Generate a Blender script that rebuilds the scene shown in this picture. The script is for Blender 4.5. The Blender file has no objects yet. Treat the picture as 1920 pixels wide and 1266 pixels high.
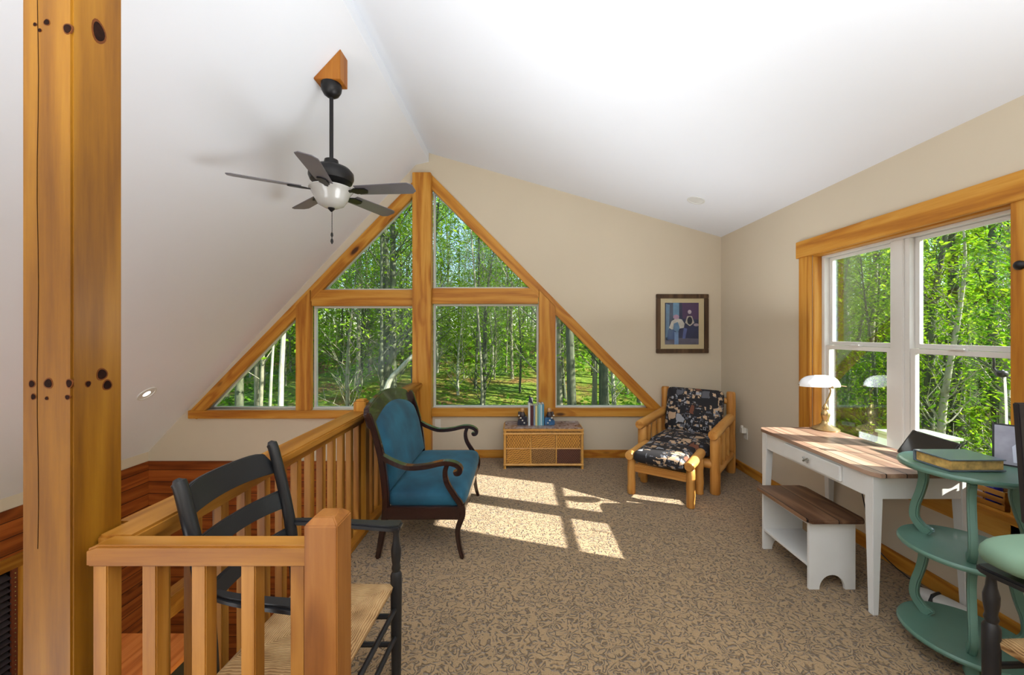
import bpy, bmesh, math, random
from mathutils import Vector, Matrix, noise as mnoise
PI = math.pi
random.seed(7)
S = bpy.context.scene
C = S.collection

# ------------------------------------------------------------ camera
cam_d = bpy.data.cameras.new('camera'); cam = bpy.data.objects.new('camera', cam_d); C.objects.link(cam)
cam.location = (0, 0, 1.5); cam.rotation_euler = (PI/2, 0, 0)
cam_d.sensor_width = 36; cam_d.lens = 740/1920*36
cam_d.shift_x = -13/1920; cam_d.shift_y = -10/1920
cam_d.clip_start = .05; cam_d.clip_end = 300
S.camera = cam
# ------------------------------------------------------------ view, sky, sun, lamps
S.view_settings.view_transform = 'Standard'; S.view_settings.look = 'None'
S.view_settings.exposure = 0.14; S.view_settings.gamma = 1; S.view_settings.use_curve_mapping = False
w = bpy.data.worlds.new('world'); S.world = w; w.use_nodes = True
nt = w.node_tree; bg = nt.nodes['Background']
sky = nt.nodes.new('ShaderNodeTexSky'); sky.sky_type = 'NISHITA'; sky.sun_disc = False
sky.sun_elevation = math.radians(32); sky.sun_rotation = math.radians(108); sky.air_density = 1.0; sky.dust_density = .6; sky.ozone_density = 1.5
nt.links.new(sky.outputs[0], bg.inputs[0]); bg.inputs[1].default_value = .40
def lamp(name, typ, loc, rot, power, col, **kw):
    d = bpy.data.lights.new(name, typ); d.energy = power; d.color = col
    for k, v in kw.items(): setattr(d, k, v)
    o = bpy.data.objects.new(name, d); o.location = loc; o.rotation_euler = rot; C.objects.link(o); return o
SUN = Vector((-1, .335, -.652)).normalized()
sun = lamp('sun', 'SUN', (10, -3, 8), (0, 0, 0), 17.0, (1, .95, .87), angle=math.radians(.5))
sun.rotation_euler = SUN.to_track_quat('-Z', 'Y').to_euler()
lamp('rear_fill', 'AREA', (.4, -2.3, 1.7), (math.radians(97), 0, 0), 5, (.95, .97, 1), shape='RECTANGLE', size=3.4, size_y=2.2)  # added unseen fill behind the camera; the rear wall has no window
lamp('great_room_fill', 'AREA', (-2.6, -1.3, -.5), Vector((-.25, .12, .95)).to_track_quat('-Z', 'Y').to_euler(), 90, (.94, .97, 1), shape='RECTANGLE', size=2.2, size_y=2.2)  # added unseen fill aimed up at the left slope, no window there
lamp('ceiling_bounce_fill', 'AREA', (.5, -.7, 1.75), (math.radians(186), 0, 0), 178, (.92, .965, 1), shape='RECTANGLE', size=3.4, size_y=2.8)  # unseen lamp added to brighten the ceiling, not a fixture
lamp('upward_fill', 'AREA', (.15, 2.2, 1.62), Vector((-.4, 0, .92)).to_track_quat('-Z', 'Y').to_euler(), 17, (.93, .965, 1), shape='DISK', size=.9)  # added unseen fill in mid-room; lifts the ceiling, casts the fan's shadow
lamp('upward_fill_far_right', 'AREA', (1.2, 3.3, 1.6), (PI, 0, 0), 11, (.92, .96, 1), shape='DISK', size=1.8)  # added unseen fill for the far right part of the ceiling

# ------------------------------------------------------------ materials
def srgb(r, g, b):
    f = lambda c: (c/255/12.92) if c/255 <= .04045 else ((c/255+.055)/1.055)**2.4
    return (f(r), f(g), f(b), 1)
def new_mat(name):
    m = bpy.data.materials.new(name); m.use_nodes = True
    return m, m.node_tree, m.node_tree.nodes['Principled BSDF']
def N(t, typ, ins=None, **kw):
    n = t.nodes.new(typ)
    for k, v in kw.items(): setattr(n, k, v)
    for k, v in (ins or {}).items():
        if hasattr(v, 'bl_rna') and 'NodeSocket' in v.bl_rna.identifier: t.links.new(v, n.inputs[k])
        else: n.inputs[k].default_value = v
    return n
def ramp(t, fac, stops, interp='LINEAR'):
    n = t.nodes.new('ShaderNodeValToRGB'); n.color_ramp.interpolation = interp
    e = n.color_ramp.elements
    while len(e) > 1: e.remove(e[-1])
    e[0].position = stops[0][0]; e[0].color = stops[0][1]
    for p, c in stops[1:]:
        x = e.new(p); x.color = c
    t.links.new(fac, n.inputs[0]); return n.outputs[0]
def mix(t, fac, a, b, mode='MIX'):
    n = t.nodes.new('ShaderNodeMix'); n.data_type = 'RGBA'; n.blend_type = mode
    for i, v in ((0, fac), (6, a), (7, b)):
        if hasattr(v, 'bl_rna') and 'NodeSocket' in v.bl_rna.identifier: t.links.new(v, n.inputs[i])
        else: n.inputs[i].default_value = v
    return n.outputs[2]
def math_(t, op, a, b=0.0, c=0.0):
    n = t.nodes.new('ShaderNodeMath'); n.operation = op
    for i, v in enumerate((a, b, c)):
        if hasattr(v, 'bl_rna') and 'NodeSocket' in v.bl_rna.identifier: t.links.new(v, n.inputs[i])
        else: n.inputs[i].default_value = v
    return n.outputs[0]
def bump(t, bsdf, h, strength=.3, dist=.01):
    b = N(t, 'ShaderNodeBump', {'Strength': strength, 'Distance': dist, 'Height': h})
    t.links.new(b.outputs[0], bsdf.inputs['Normal'])
def plain(name, col, rough=.5, metal=0, var=.06, scale=6, spec=None, coat=0, bmp=0):
    m, t, b = new_mat(name)
    co = N(t, 'ShaderNodeTexCoord').outputs['Object']
    n = N(t, 'ShaderNodeTexNoise', {'Vector': co, 'Scale': scale, 'Detail': 4.0}).outputs[0]
    lo = tuple(c*(1-var) for c in col[:3])+(1,); hi = tuple(min(1, c*(1+var)) for c in col[:3])+(1,)
    t.links.new(ramp(t, n, [(.3, lo), (.7, hi)]), b.inputs['Base Color'])
    b.inputs['Roughness'].default_value = rough; b.inputs['Metallic'].default_value = metal
    if spec is not None: b.inputs['Specular IOR Level'].default_value = spec
    if coat: b.inputs['Coat Weight'].default_value = coat
    if bmp:
        bump(t, b, N(t, 'ShaderNodeTexNoise', {'Vector': co, 'Scale': scale*12, 'Detail': 3.0}).outputs[0], bmp, .004)
    return m
def wood(name, axis, dark, mid, light, rough=.5, knots=1.0, coat=.06, scale=1.0, plank=None, knotd=None, seed=0.0):
    """grain runs along axis (0, 1, 2); plank=(axis, width) draws grooves between boards"""
    m, t, b = new_mat(name)
    co = N(t, 'ShaderNodeTexCoord').outputs['Object']
    oi = N(t, 'ShaderNodeObjectInfo').outputs['Random']
    off = N(t, 'ShaderNodeCombineXYZ', {0: math_(t, 'MULTIPLY', oi, 17.0), 1: math_(t, 'MULTIPLY', oi, 31.0), 2: math_(t, 'MULTIPLY_ADD', oi, 23.0, seed)}).outputs[0]
    co2 = N(t, 'ShaderNodeVectorMath', {0: co, 1: off}, operation='ADD').outputs[0]
    if plank:
        sp = N(t, 'ShaderNodeSeparateXYZ', {0: co}).outputs[plank[0]]
        pos = math_(t, 'DIVIDE', sp, plank[1])
        cell = math_(t, 'FLOOR', pos); fr = math_(t, 'FRACT', pos)
        off2 = N(t, 'ShaderNodeCombineXYZ', {0: math_(t, 'MULTIPLY', cell, 3.71), 1: math_(t, 'MULTIPLY', cell, 5.13), 2: math_(t, 'MULTIPLY', cell, 2.37)}).outputs[0]
        co2 = N(t, 'ShaderNodeVectorMath', {0: co2, 1: off2}, operation='ADD').outputs[0]
    sc = [14.0*scale]*3; sc[axis] = .9*scale
    kv = [5.2*scale]*3; kv[axis] = 1.9*scale
    # knots
    kvec = N(t, 'ShaderNodeVectorMath', {0: co2, 1: tuple(kv)}, operation='MULTIPLY').outputs[0]
    vo = N(t, 'ShaderNodeTexVoronoi', {'Vector': kvec, 'Scale': 1.0, 'Randomness': .9})
    sel = math_(t, 'GREATER_THAN', N(t, 'ShaderNodeSeparateColor', {0: vo.outputs['Color']}).outputs[0], 1-.34*knots if knots else 2.0)
    d = vo.outputs['Distance']
    kn = math_(t, 'MULTIPLY', N(t, 'ShaderNodeMapRange', {0: d, 1: .16, 2: .09, 3: 0.0, 4: 1.0}).outputs[0], sel)
    halo = math_(t, 'MULTIPLY', N(t, 'ShaderNodeMapRange', {0: d, 1: .42, 2: .1, 3: 0.0, 4: 1.0}).outputs[0], sel)
    gv = N(t, 'ShaderNodeVectorMath', {0: co2, 1: tuple(sc)}, operation='MULTIPLY').outputs[0]
    low = N(t, 'ShaderNodeTexNoise', {'Vector': gv, 'Scale': .35, 'Detail': 2.0}).outputs[0]
    dist = math_(t, 'ADD', math_(t, 'MULTIPLY', low, 16.0), math_(t, 'MULTIPLY', halo, 2.5))
    rings = math_(t, 'MULTIPLY_ADD', math_(t, 'SINE', math_(t, 'MULTIPLY', dist, 2.2)), .5, .5)
    fine = N(t, 'ShaderNodeTexNoise', {'Vector': gv, 'Scale': 5.0, 'Detail': 4.0, 'Roughness': .6}).outputs[0]
    g = math_(t, 'ADD', math_(t, 'MULTIPLY', rings, .33), math_(t, 'ADD', math_(t, 'MULTIPLY', fine, .45), math_(t, 'MULTIPLY', low, .25)))
    col = ramp(t, g, [(.2, dark), (.52, mid), (.85, light)])
    col = mix(t, math_(t, 'MULTIPLY', halo, .45), col, dark)
    kd = knotd or srgb(58, 28, 12)
    col = mix(t, math_(t, 'MULTIPLY', kn, .92), col, kd)
    if plank:
        tint = math_(t, 'FRACT', math_(t, 'MULTIPLY', math_(t, 'SINE', math_(t, 'MULTIPLY', cell, 12.9898)), 43758.5))
        col = mix(t, 1.0, col, ramp(t, tint, [(0, (.82, .8, .78, 1)), (1, (1.12, 1.1, 1.08, 1))]), 'MULTIPLY')
        gr = math_(t, 'LESS_THAN', math_(t, 'ABSOLUTE', math_(t, 'SUBTRACT', fr, .5)), .5-.0032/plank[1])
        col = mix(t, gr, tuple(c*.12 for c in dark[:3])+(1,), col)
        bump(t, b, gr, .5, .004)
    else:
        bump(t, b, g, .06, .003)
    t.links.new(col, b.inputs['Base Color'])
    b.inputs['Roughness'].default_value = rough; b.inputs['Coat Weight'].default_value = coat; b.inputs['Coat Roughness'].default_value = .25; b.inputs['Specular IOR Level'].default_value = .3
    return m
PD, PM, PL = srgb(150, 84, 20), srgb(190, 128, 42), srgb(210, 156, 68)
def pine(ax, **k):
    return wood('honey_pine_%s' % 'xyz'[ax], ax, PD, PM, PL, **k)
PINE = [pine(k_, knots=1.9) for k_ in range(3)]
PINE_CLEAR = [wood('clear_pine_%s' % 'xyz'[a], a, PD, PM, PL, knots=.28) for a in range(3)]
RAIL = [wood('rail_pine_%s' % 'xyz'[a], a, srgb(126, 72, 16), srgb(160, 104, 30), srgb(186, 130, 54), knots=.8) for a in range(3)]
PLANKW = [wood('wall_planks_%s' % 'xyz'[a], a, srgb(96, 42, 12), srgb(142, 72, 24), srgb(168, 94, 38), plank=(2, .142), knots=.9) for a in range(2)]
LOG = wood('peeled_log', 2, srgb(158, 98, 38), srgb(196, 138, 66), srgb(212, 162, 92), knots=.5, coat=.1, rough=.5)
LOGX = wood('peeled_log_long', 1, srgb(158, 98, 38), srgb(196, 138, 66), srgb(212, 162, 92), knots=.5, coat=.1, rough=.5)
LOGR = wood('peeled_log_cross', 0, srgb(158, 98, 38), srgb(196, 138, 66), srgb(212, 162, 92), knots=.5, coat=.1, rough=.5)
DESKTOP = wood('weathered_boards', 1, srgb(112, 86, 72), srgb(160, 130, 110), srgb(194, 166, 144), plank=(0, .108), knots=.5, coat=.15, rough=.42)
BENCHTOP = wood('walnut_stained_boards', 1, srgb(64, 42, 30), srgb(104, 74, 54), srgb(138, 106, 80), plank=(0, .165), knots=.5, coat=.2, rough=.4)
FRAMEW = wood('dark_barn_wood', 2, srgb(52, 36, 24), srgb(84, 62, 42), srgb(108, 84, 60), knots=.4, coat=0, rough=.6)
SUBFL = wood('lower_floor_boards', 1, srgb(96, 52, 22), srgb(140, 84, 40), srgb(168, 108, 58), plank=(0, .12), knots=.4)
WHITE_PAINT = plain('white_paint', srgb(218, 218, 214), .45, var=.03)
VINYL = plain('white_vinyl', srgb(214, 211, 204), .35, var=.02)
WALLM = plain('beige_wall_paint', srgb(204, 191, 168), .85, var=.015, scale=2, bmp=.05)
CEILM = plain('white_ceiling_paint', srgb(231, 234, 240), .9, var=.01, scale=2, bmp=.05)
BLACK = plain('black_paint', srgb(30, 31, 34), .38, var=.15)
BLACKM = plain('black_metal', srgb(24, 22, 22), .4, .4)
MAHOG = plain('dark_mahogany', srgb(44, 22, 18), .22, var=.3, coat=.6)
GREEN = plain('sage_green_paint', srgb(92, 128, 112), .38, var=.06, coat=.2)
SAGE = plain('pale_sage_fabric', srgb(116, 146, 122), .75, var=.04)
BRASS = plain('antique_brass', srgb(196, 168, 118), .25, .85)
CHROME = plain('brushed_nickel', srgb(170, 168, 160), .3, .9)
PLATE = plain('ivory_plastic', srgb(224, 220, 208), .4, var=.02)
BLADE = plain('charcoal_fan_blade', srgb(92, 88, 94), .42, var=.1, coat=.2)
def m_velvet():
    m, t, b = new_mat('teal_velvet')
    co = N(t, 'ShaderNodeTexCoord').outputs['Object']
    n = N(t, 'ShaderNodeTexNoise', {'Vector': co, 'Scale': 5.0, 'Detail': 5.0}).outputs[0]
    t.links.new(ramp(t, n, [(.3, srgb(8, 54, 74)), (.7, srgb(24, 90, 114))]), b.inputs['Base Color'])
    b.inputs['Roughness'].default_value = .8; b.inputs['Sheen Weight'].default_value = .22; b.inputs['Sheen Tint'].default_value = srgb(140, 190, 210)
    return m
VELVET = m_velvet()
def m_carpet():
    m, t, b = new_mat('sculpted_carpet')
    co = N(t, 'ShaderNodeTexCoord').outputs['Object']
    wv = N(t, 'ShaderNodeTexNoise', {'Vector': co, 'Scale': 18.0, 'Detail': 1.0}).outputs['Color']
    c1 = mix(t, .06, co, wv, 'ADD')
    n = N(t, 'ShaderNodeTexNoise', {'Vector': c1, 'Scale': 20.0, 'Detail': 1.2, 'Roughness': .45}).outputs[0]
    l1 = math_(t, 'ABSOLUTE', math_(t, 'SUBTRACT', math_(t, 'FRACT', math_(t, 'MULTIPLY', n, 6.5)), .5))
    gate = N(t, 'ShaderNodeTexNoise', {'Vector': co, 'Scale': 36.0, 'Detail': 1.0}).outputs[0]
    gate = N(t, 'ShaderNodeMapRange', {0: gate, 1: .36, 2: .48}).outputs[0]
    line = math_(t, 'MULTIPLY', N(t, 'ShaderNodeMapRange', {0: l1, 1: .26, 2: .06}).outputs[0], gate)
    fine = N(t, 'ShaderNodeTexNoise', {'Vector': co, 'Scale': 220.0, 'Detail': 2.0}).outputs[0]
    big = N(t, 'ShaderNodeTexNoise', {'Vector': co, 'Scale': 1.6, 'Detail': 3.0}).outputs[0]
    col = ramp(t, fine, [(.25, srgb(128, 102, 70)), (.75, srgb(178, 150, 110))])
    col = mix(t, math_(t, 'MULTIPLY', line, .72), col, srgb(60, 45, 30))
    col = mix(t, 1.0, col, ramp(t, big, [(.3, (.9, .89, .88, 1)), (.7, (1.06, 1.05, 1.04, 1))]), 'MULTIPLY')
    t.links.new(col, b.inputs['Base Color'])
    b.inputs['Roughness'].default_value = .95; b.inputs['Sheen Weight'].default_value = .2
    h = math_(t, 'ADD', math_(t, 'MULTIPLY', fine, .35), math_(t, 'MULTIPLY', line, -1.0))
    bump(t, b, h, .9, .008)
    return m
CARPET = m_carpet()
def m_lodge():
    m, t, b = new_mat('lodge_print_fabric')
    co = N(t, 'ShaderNodeTexCoord').outputs['Object']
    sn = N(t, 'ShaderNodeTexNoise', {'Vector': co, 'Scale': 45.0, 'Detail': 2.0}).outputs['Color']
    c1 = mix(t, .012, co, sn, 'ADD')
    v = N(t, 'ShaderNodeTexVoronoi', {'Vector': c1, 'Scale': 11.0, 'Randomness': .75}, distance='CHEBYCHEV')
    r = N(t, 'ShaderNodeSeparateColor', {0: v.outputs['Color']})
    K, T, G, R, L = srgb(26, 24, 28), srgb(186, 158, 128), srgb(86, 88, 96), srgb(112, 66, 46), srgb(150, 152, 158)
    c0 = ramp(t, r.outputs[0], [(0, K), (.3, G), (.46, K), (.56, T), (.74, R), (.82, L)], 'CONSTANT')
    v2 = N(t, 'ShaderNodeTexVoronoi', {'Vector': c1, 'Scale': 34.0, 'Randomness': .6}, distance='CHEBYCHEV')
    r2 = N(t, 'ShaderNodeSeparateColor', {0: v2.outputs['Color']})
    c2 = ramp(t, r2.outputs[1], [(0, K), (.42, T), (.66, K), (.74, G), (.88, L)], 'CONSTANT')
    blk = math_(t, 'GREATER_THAN', r.outputs[2], .38)
    col = mix(t, blk, c0, c2)
    edge = N(t, 'ShaderNodeTexVoronoi', {'Vector': c1, 'Scale': 11.0, 'Randomness': .75}, distance='CHEBYCHEV', feature='F2')
    ed = math_(t, 'LESS_THAN', math_(t, 'SUBTRACT', edge.outputs['Distance'], v.outputs['Distance']), .07)
    col = mix(t, ed, col, K)
    t.links.new(col, b.inputs['Base Color']); b.inputs['Roughness'].default_value = .8
    return m
LODGE = m_lodge()
def m_rush():
    m, t, b = new_mat('woven_rush')
    co = N(t, 'ShaderNodeTexCoord').outputs['Object']
    s = N(t, 'ShaderNodeSeparateXYZ', {0: co})
    x, y = s.outputs[0], s.outputs[1]
    gx = math_(t, 'GREATER_THAN', math_(t, 'ABSOLUTE', x), math_(t, 'ABSOLUTE', y))
    # strands run parallel to the nearest seat edge
    q = math_(t, 'ADD', math_(t, 'MULTIPLY', gx, x), math_(t, 'MULTIPLY', math_(t, 'SUBTRACT', 1.0, gx), y))
    nz = N(t, 'ShaderNodeTexNoise', {'Vector': co, 'Scale': 14.0, 'Detail': 3.0}).outputs[0]
    st = math_(t, 'MULTIPLY_ADD', math_(t, 'SINE', math_(t, 'ADD', math_(t, 'MULTIPLY', q, 900.0), math_(t, 'MULTIPLY', nz, 14.0))), .5, .5)
    col = ramp(t, math_(t, 'ADD', math_(t, 'MULTIPLY', st, .28), math_(t, 'MULTIPLY', nz, .72)), [(.25, srgb(120, 84, 46)), (.5, srgb(182, 142, 92)), (.8, srgb(206, 172, 124))])
    t.links.new(col, b.inputs['Base Color']); b.inputs['Roughness'].default_value = .65
    bump(t, b, st, .6, .004)
    return m
RUSH = m_rush()
def m_wicker(name, a, c, sx, sz, ang):
    m, t, b = new_mat(name)
    co = N(t, 'ShaderNodeTexCoord').outputs['Object']
    mp = N(t, 'ShaderNodeMapping', {'Vector': co, 'Rotation': (0, ang, 0)}).outputs[0]
    s = N(t, 'ShaderNodeSeparateXYZ', {0: mp})
    nz = N(t, 'ShaderNodeTexNoise', {'Vector': co, 'Scale': 30.0, 'Detail': 3.0}).outputs[0]
    u = math_(t, 'SINE', math_(t, 'ADD', math_(t, 'MULTIPLY', s.outputs[0], sx), math_(t, 'MULTIPLY', nz, 4.0)))
    v = math_(t, 'SINE', math_(t, 'MULTIPLY', s.outputs[2], sz))
    h = math_(t, 'MULTIPLY_ADD', math_(t, 'MULTIPLY', u, v), .5, .5)
    h = math_(t, 'ADD', math_(t, 'MULTIPLY', h, .7), math_(t, 'MULTIPLY', nz, .3))
    t.links.new(ramp(t, h, [(.15, a), (.7, c)]), b.inputs['Base Color']); b.inputs['Roughness'].default_value = .55
    bump(t, b, h, .8, .006)
    return m
WICK = [m_wicker('wicker_weave', srgb(120, 76, 26), srgb(204, 146, 58), 230, 150, 0), m_wicker('wicker_slant', srgb(128, 82, 28), srgb(204, 146, 58), 90, 280, .45),
        m_wicker('wicker_brown', srgb(84, 54, 26), srgb(158, 116, 60), 210, 240, .3), m_wicker('wicker_dark', srgb(50, 26, 18), srgb(100, 56, 36), 260, 230, 0)]
RATTAN = plain('rattan_pole', srgb(204, 152, 76), .4, var=.15, scale=20, coat=.3)
def m_marbled():
    m, t, b = new_mat('chest_lid_laminate')
    co = N(t, 'ShaderNodeTexCoord').outputs['Object']
    n = N(t, 'ShaderNodeTexNoise', {'Vector': co, 'Scale': 9.0, 'Detail': 7.0, 'Distortion': 1.8}).outputs[0]
    t.links.new(ramp(t, n, [(.35, srgb(110, 82, 70)), (.5, srgb(150, 130, 122)), (.7, srgb(176, 166, 166))]), b.inputs['Base Color'])
    b.inputs['Roughness'].default_value = .16; return m
LID = m_marbled()
def m_glass():
    m, t, b = new_mat('window_glass')
    for n in list(t.nodes):
        if n.type != 'OUTPUT_MATERIAL': t.nodes.remove(n)
    out = t.nodes['Material Output']
    tr = N(t, 'ShaderNodeBsdfTransparent', {'Color': (.97, .985, .98, 1)}); gl = N(t, 'ShaderNodeBsdfGlossy', {'Roughness': .02, 'Color': (.9, .95, 1, 1)})
    fr = N(t, 'ShaderNodeFresnel', {'IOR': 1.3})
    mx = N(t, 'ShaderNodeMixShader', {0: math_(t, 'MULTIPLY', fr.outputs[0], .7), 1: tr.outputs[0], 2: gl.outputs[0]})
    t.links.new(mx.outputs[0], out.inputs[0]); return m
GLASS = m_glass()
def m_emit(name, col, st, base=(.9, .9, .9, 1)):
    m, t, b = new_mat(name)
    b.inputs['Base Color'].default_value = base; b.inputs['Emission Color'].default_value = col; b.inputs['Emission Strength'].default_value = st
    n = N(t, 'ShaderNodeTexNoise', {'Scale': 30.0}); bump(t, b, n.outputs[0], .02, .001)
    return m
def m_opal(name, col):
    m, t, b = new_mat(name)
    b.inputs['Base Color'].default_value = col; b.inputs['Roughness'].default_value = .25; b.inputs['Coat Weight'].default_value = .5
    b.inputs['Subsurface Weight'].default_value = .4; b.inputs['Subsurface Radius'].default_value = (.05, .05, .05)
    n = N(t, 'ShaderNodeTexNoise', {'Scale': 12.0}); bump(t, b, n.outputs[0], .03, .002)
    return m
OPAL = m_opal('opal_glass', srgb(240, 242, 244)); FROST = m_opal('frosted_glass', srgb(176, 174, 168))
def m_leaf(name, a, c):
    m, t, b = new_mat(name)
    for n in list(t.nodes):
        if n.type != 'OUTPUT_MATERIAL': t.nodes.remove(n)
    out = t.nodes['Material Output']
    co = N(t, 'ShaderNodeTexCoord').outputs['Object']
    n = N(t, 'ShaderNodeTexNoise', {'Vector': co, 'Scale': 1.6, 'Detail': 6.0, 'Roughness': .8}).outputs[0]
    col = ramp(t, n, [(.35, a), (.65, c)])
    d = N(t, 'ShaderNodeBsdfDiffuse', {0: col}); tl = N(t, 'ShaderNodeBsdfTranslucent', {0: mix(t, 1.0, col, (1.15, 1.1, .5, 1), 'MULTIPLY')})
    mx = N(t, 'ShaderNodeMixShader', {0: .5, 1: d.outputs[0], 2: tl.outputs[0]})
    t.links.new(mx.outputs[0], out.inputs[0]); return m
LEAF = [m_leaf('leaf_green', srgb(74, 134, 28), srgb(166, 202, 54)), m_leaf('leaf_yellow_green', srgb(82, 132, 32), srgb(164, 190, 62)), m_leaf('leaf_deep_green', srgb(52, 110, 32), srgb(128, 178, 50))]
def m_bark(name, a, c):
    m, t, b = new_mat(name)
    co = N(t, 'ShaderNodeTexCoord').outputs['Object']
    mp = N(t, 'ShaderNodeMapping', {'Vector': co, 'Scale': (1, 1, .25)}).outputs[0]
    n = N(t, 'ShaderNodeTexNoise', {'Vector': mp, 'Scale': 9.0, 'Detail': 6.0, 'Roughness': .7}).outputs[0]
    t.links.new(ramp(t, n, [(.35, a), (.65, c)]), b.inputs['Base Color']); b.inputs['Roughness'].default_value = .9
    bump(t, b, n, .6, .02); return m
BARK = [m_bark('grey_bark', srgb(84, 84, 66), srgb(142, 140, 112)), m_bark('dark_mossy_bark', srgb(48, 54, 40), srgb(92, 98, 70)), m_bark('pale_bark', srgb(112, 114, 94), srgb(168, 168, 146))]
def m_forest():
    m, t, b = new_mat('mossy_forest_floor')
    co = N(t, 'ShaderNodeTexCoord').outputs['Object']
    n = N(t, 'ShaderNodeTexNoise', {'Vector': co, 'Scale': .5, 'Detail': 7.0, 'Roughness': .65}).outputs[0]
    f = N(t, 'ShaderNodeTexNoise', {'Vector': co, 'Scale': 9.0, 'Detail': 6.0, 'Roughness': .8}).outputs[0]
    c = ramp(t, n, [(.38, srgb(76, 120, 24)), (.5, srgb(132, 154, 40)), (.6, srgb(150, 116, 60))])
    c = mix(t, 1.0, c, ramp(t, f, [(.3, (.45, .45, .42, 1)), (.6, (1.2, 1.2, 1.1, 1))]), 'MULTIPLY')
    t.links.new(c, b.inputs['Base Color']); b.inputs['Roughness'].default_value = 1
    bump(t, b, f, 1, .15); return m
FOREST = m_forest()

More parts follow.
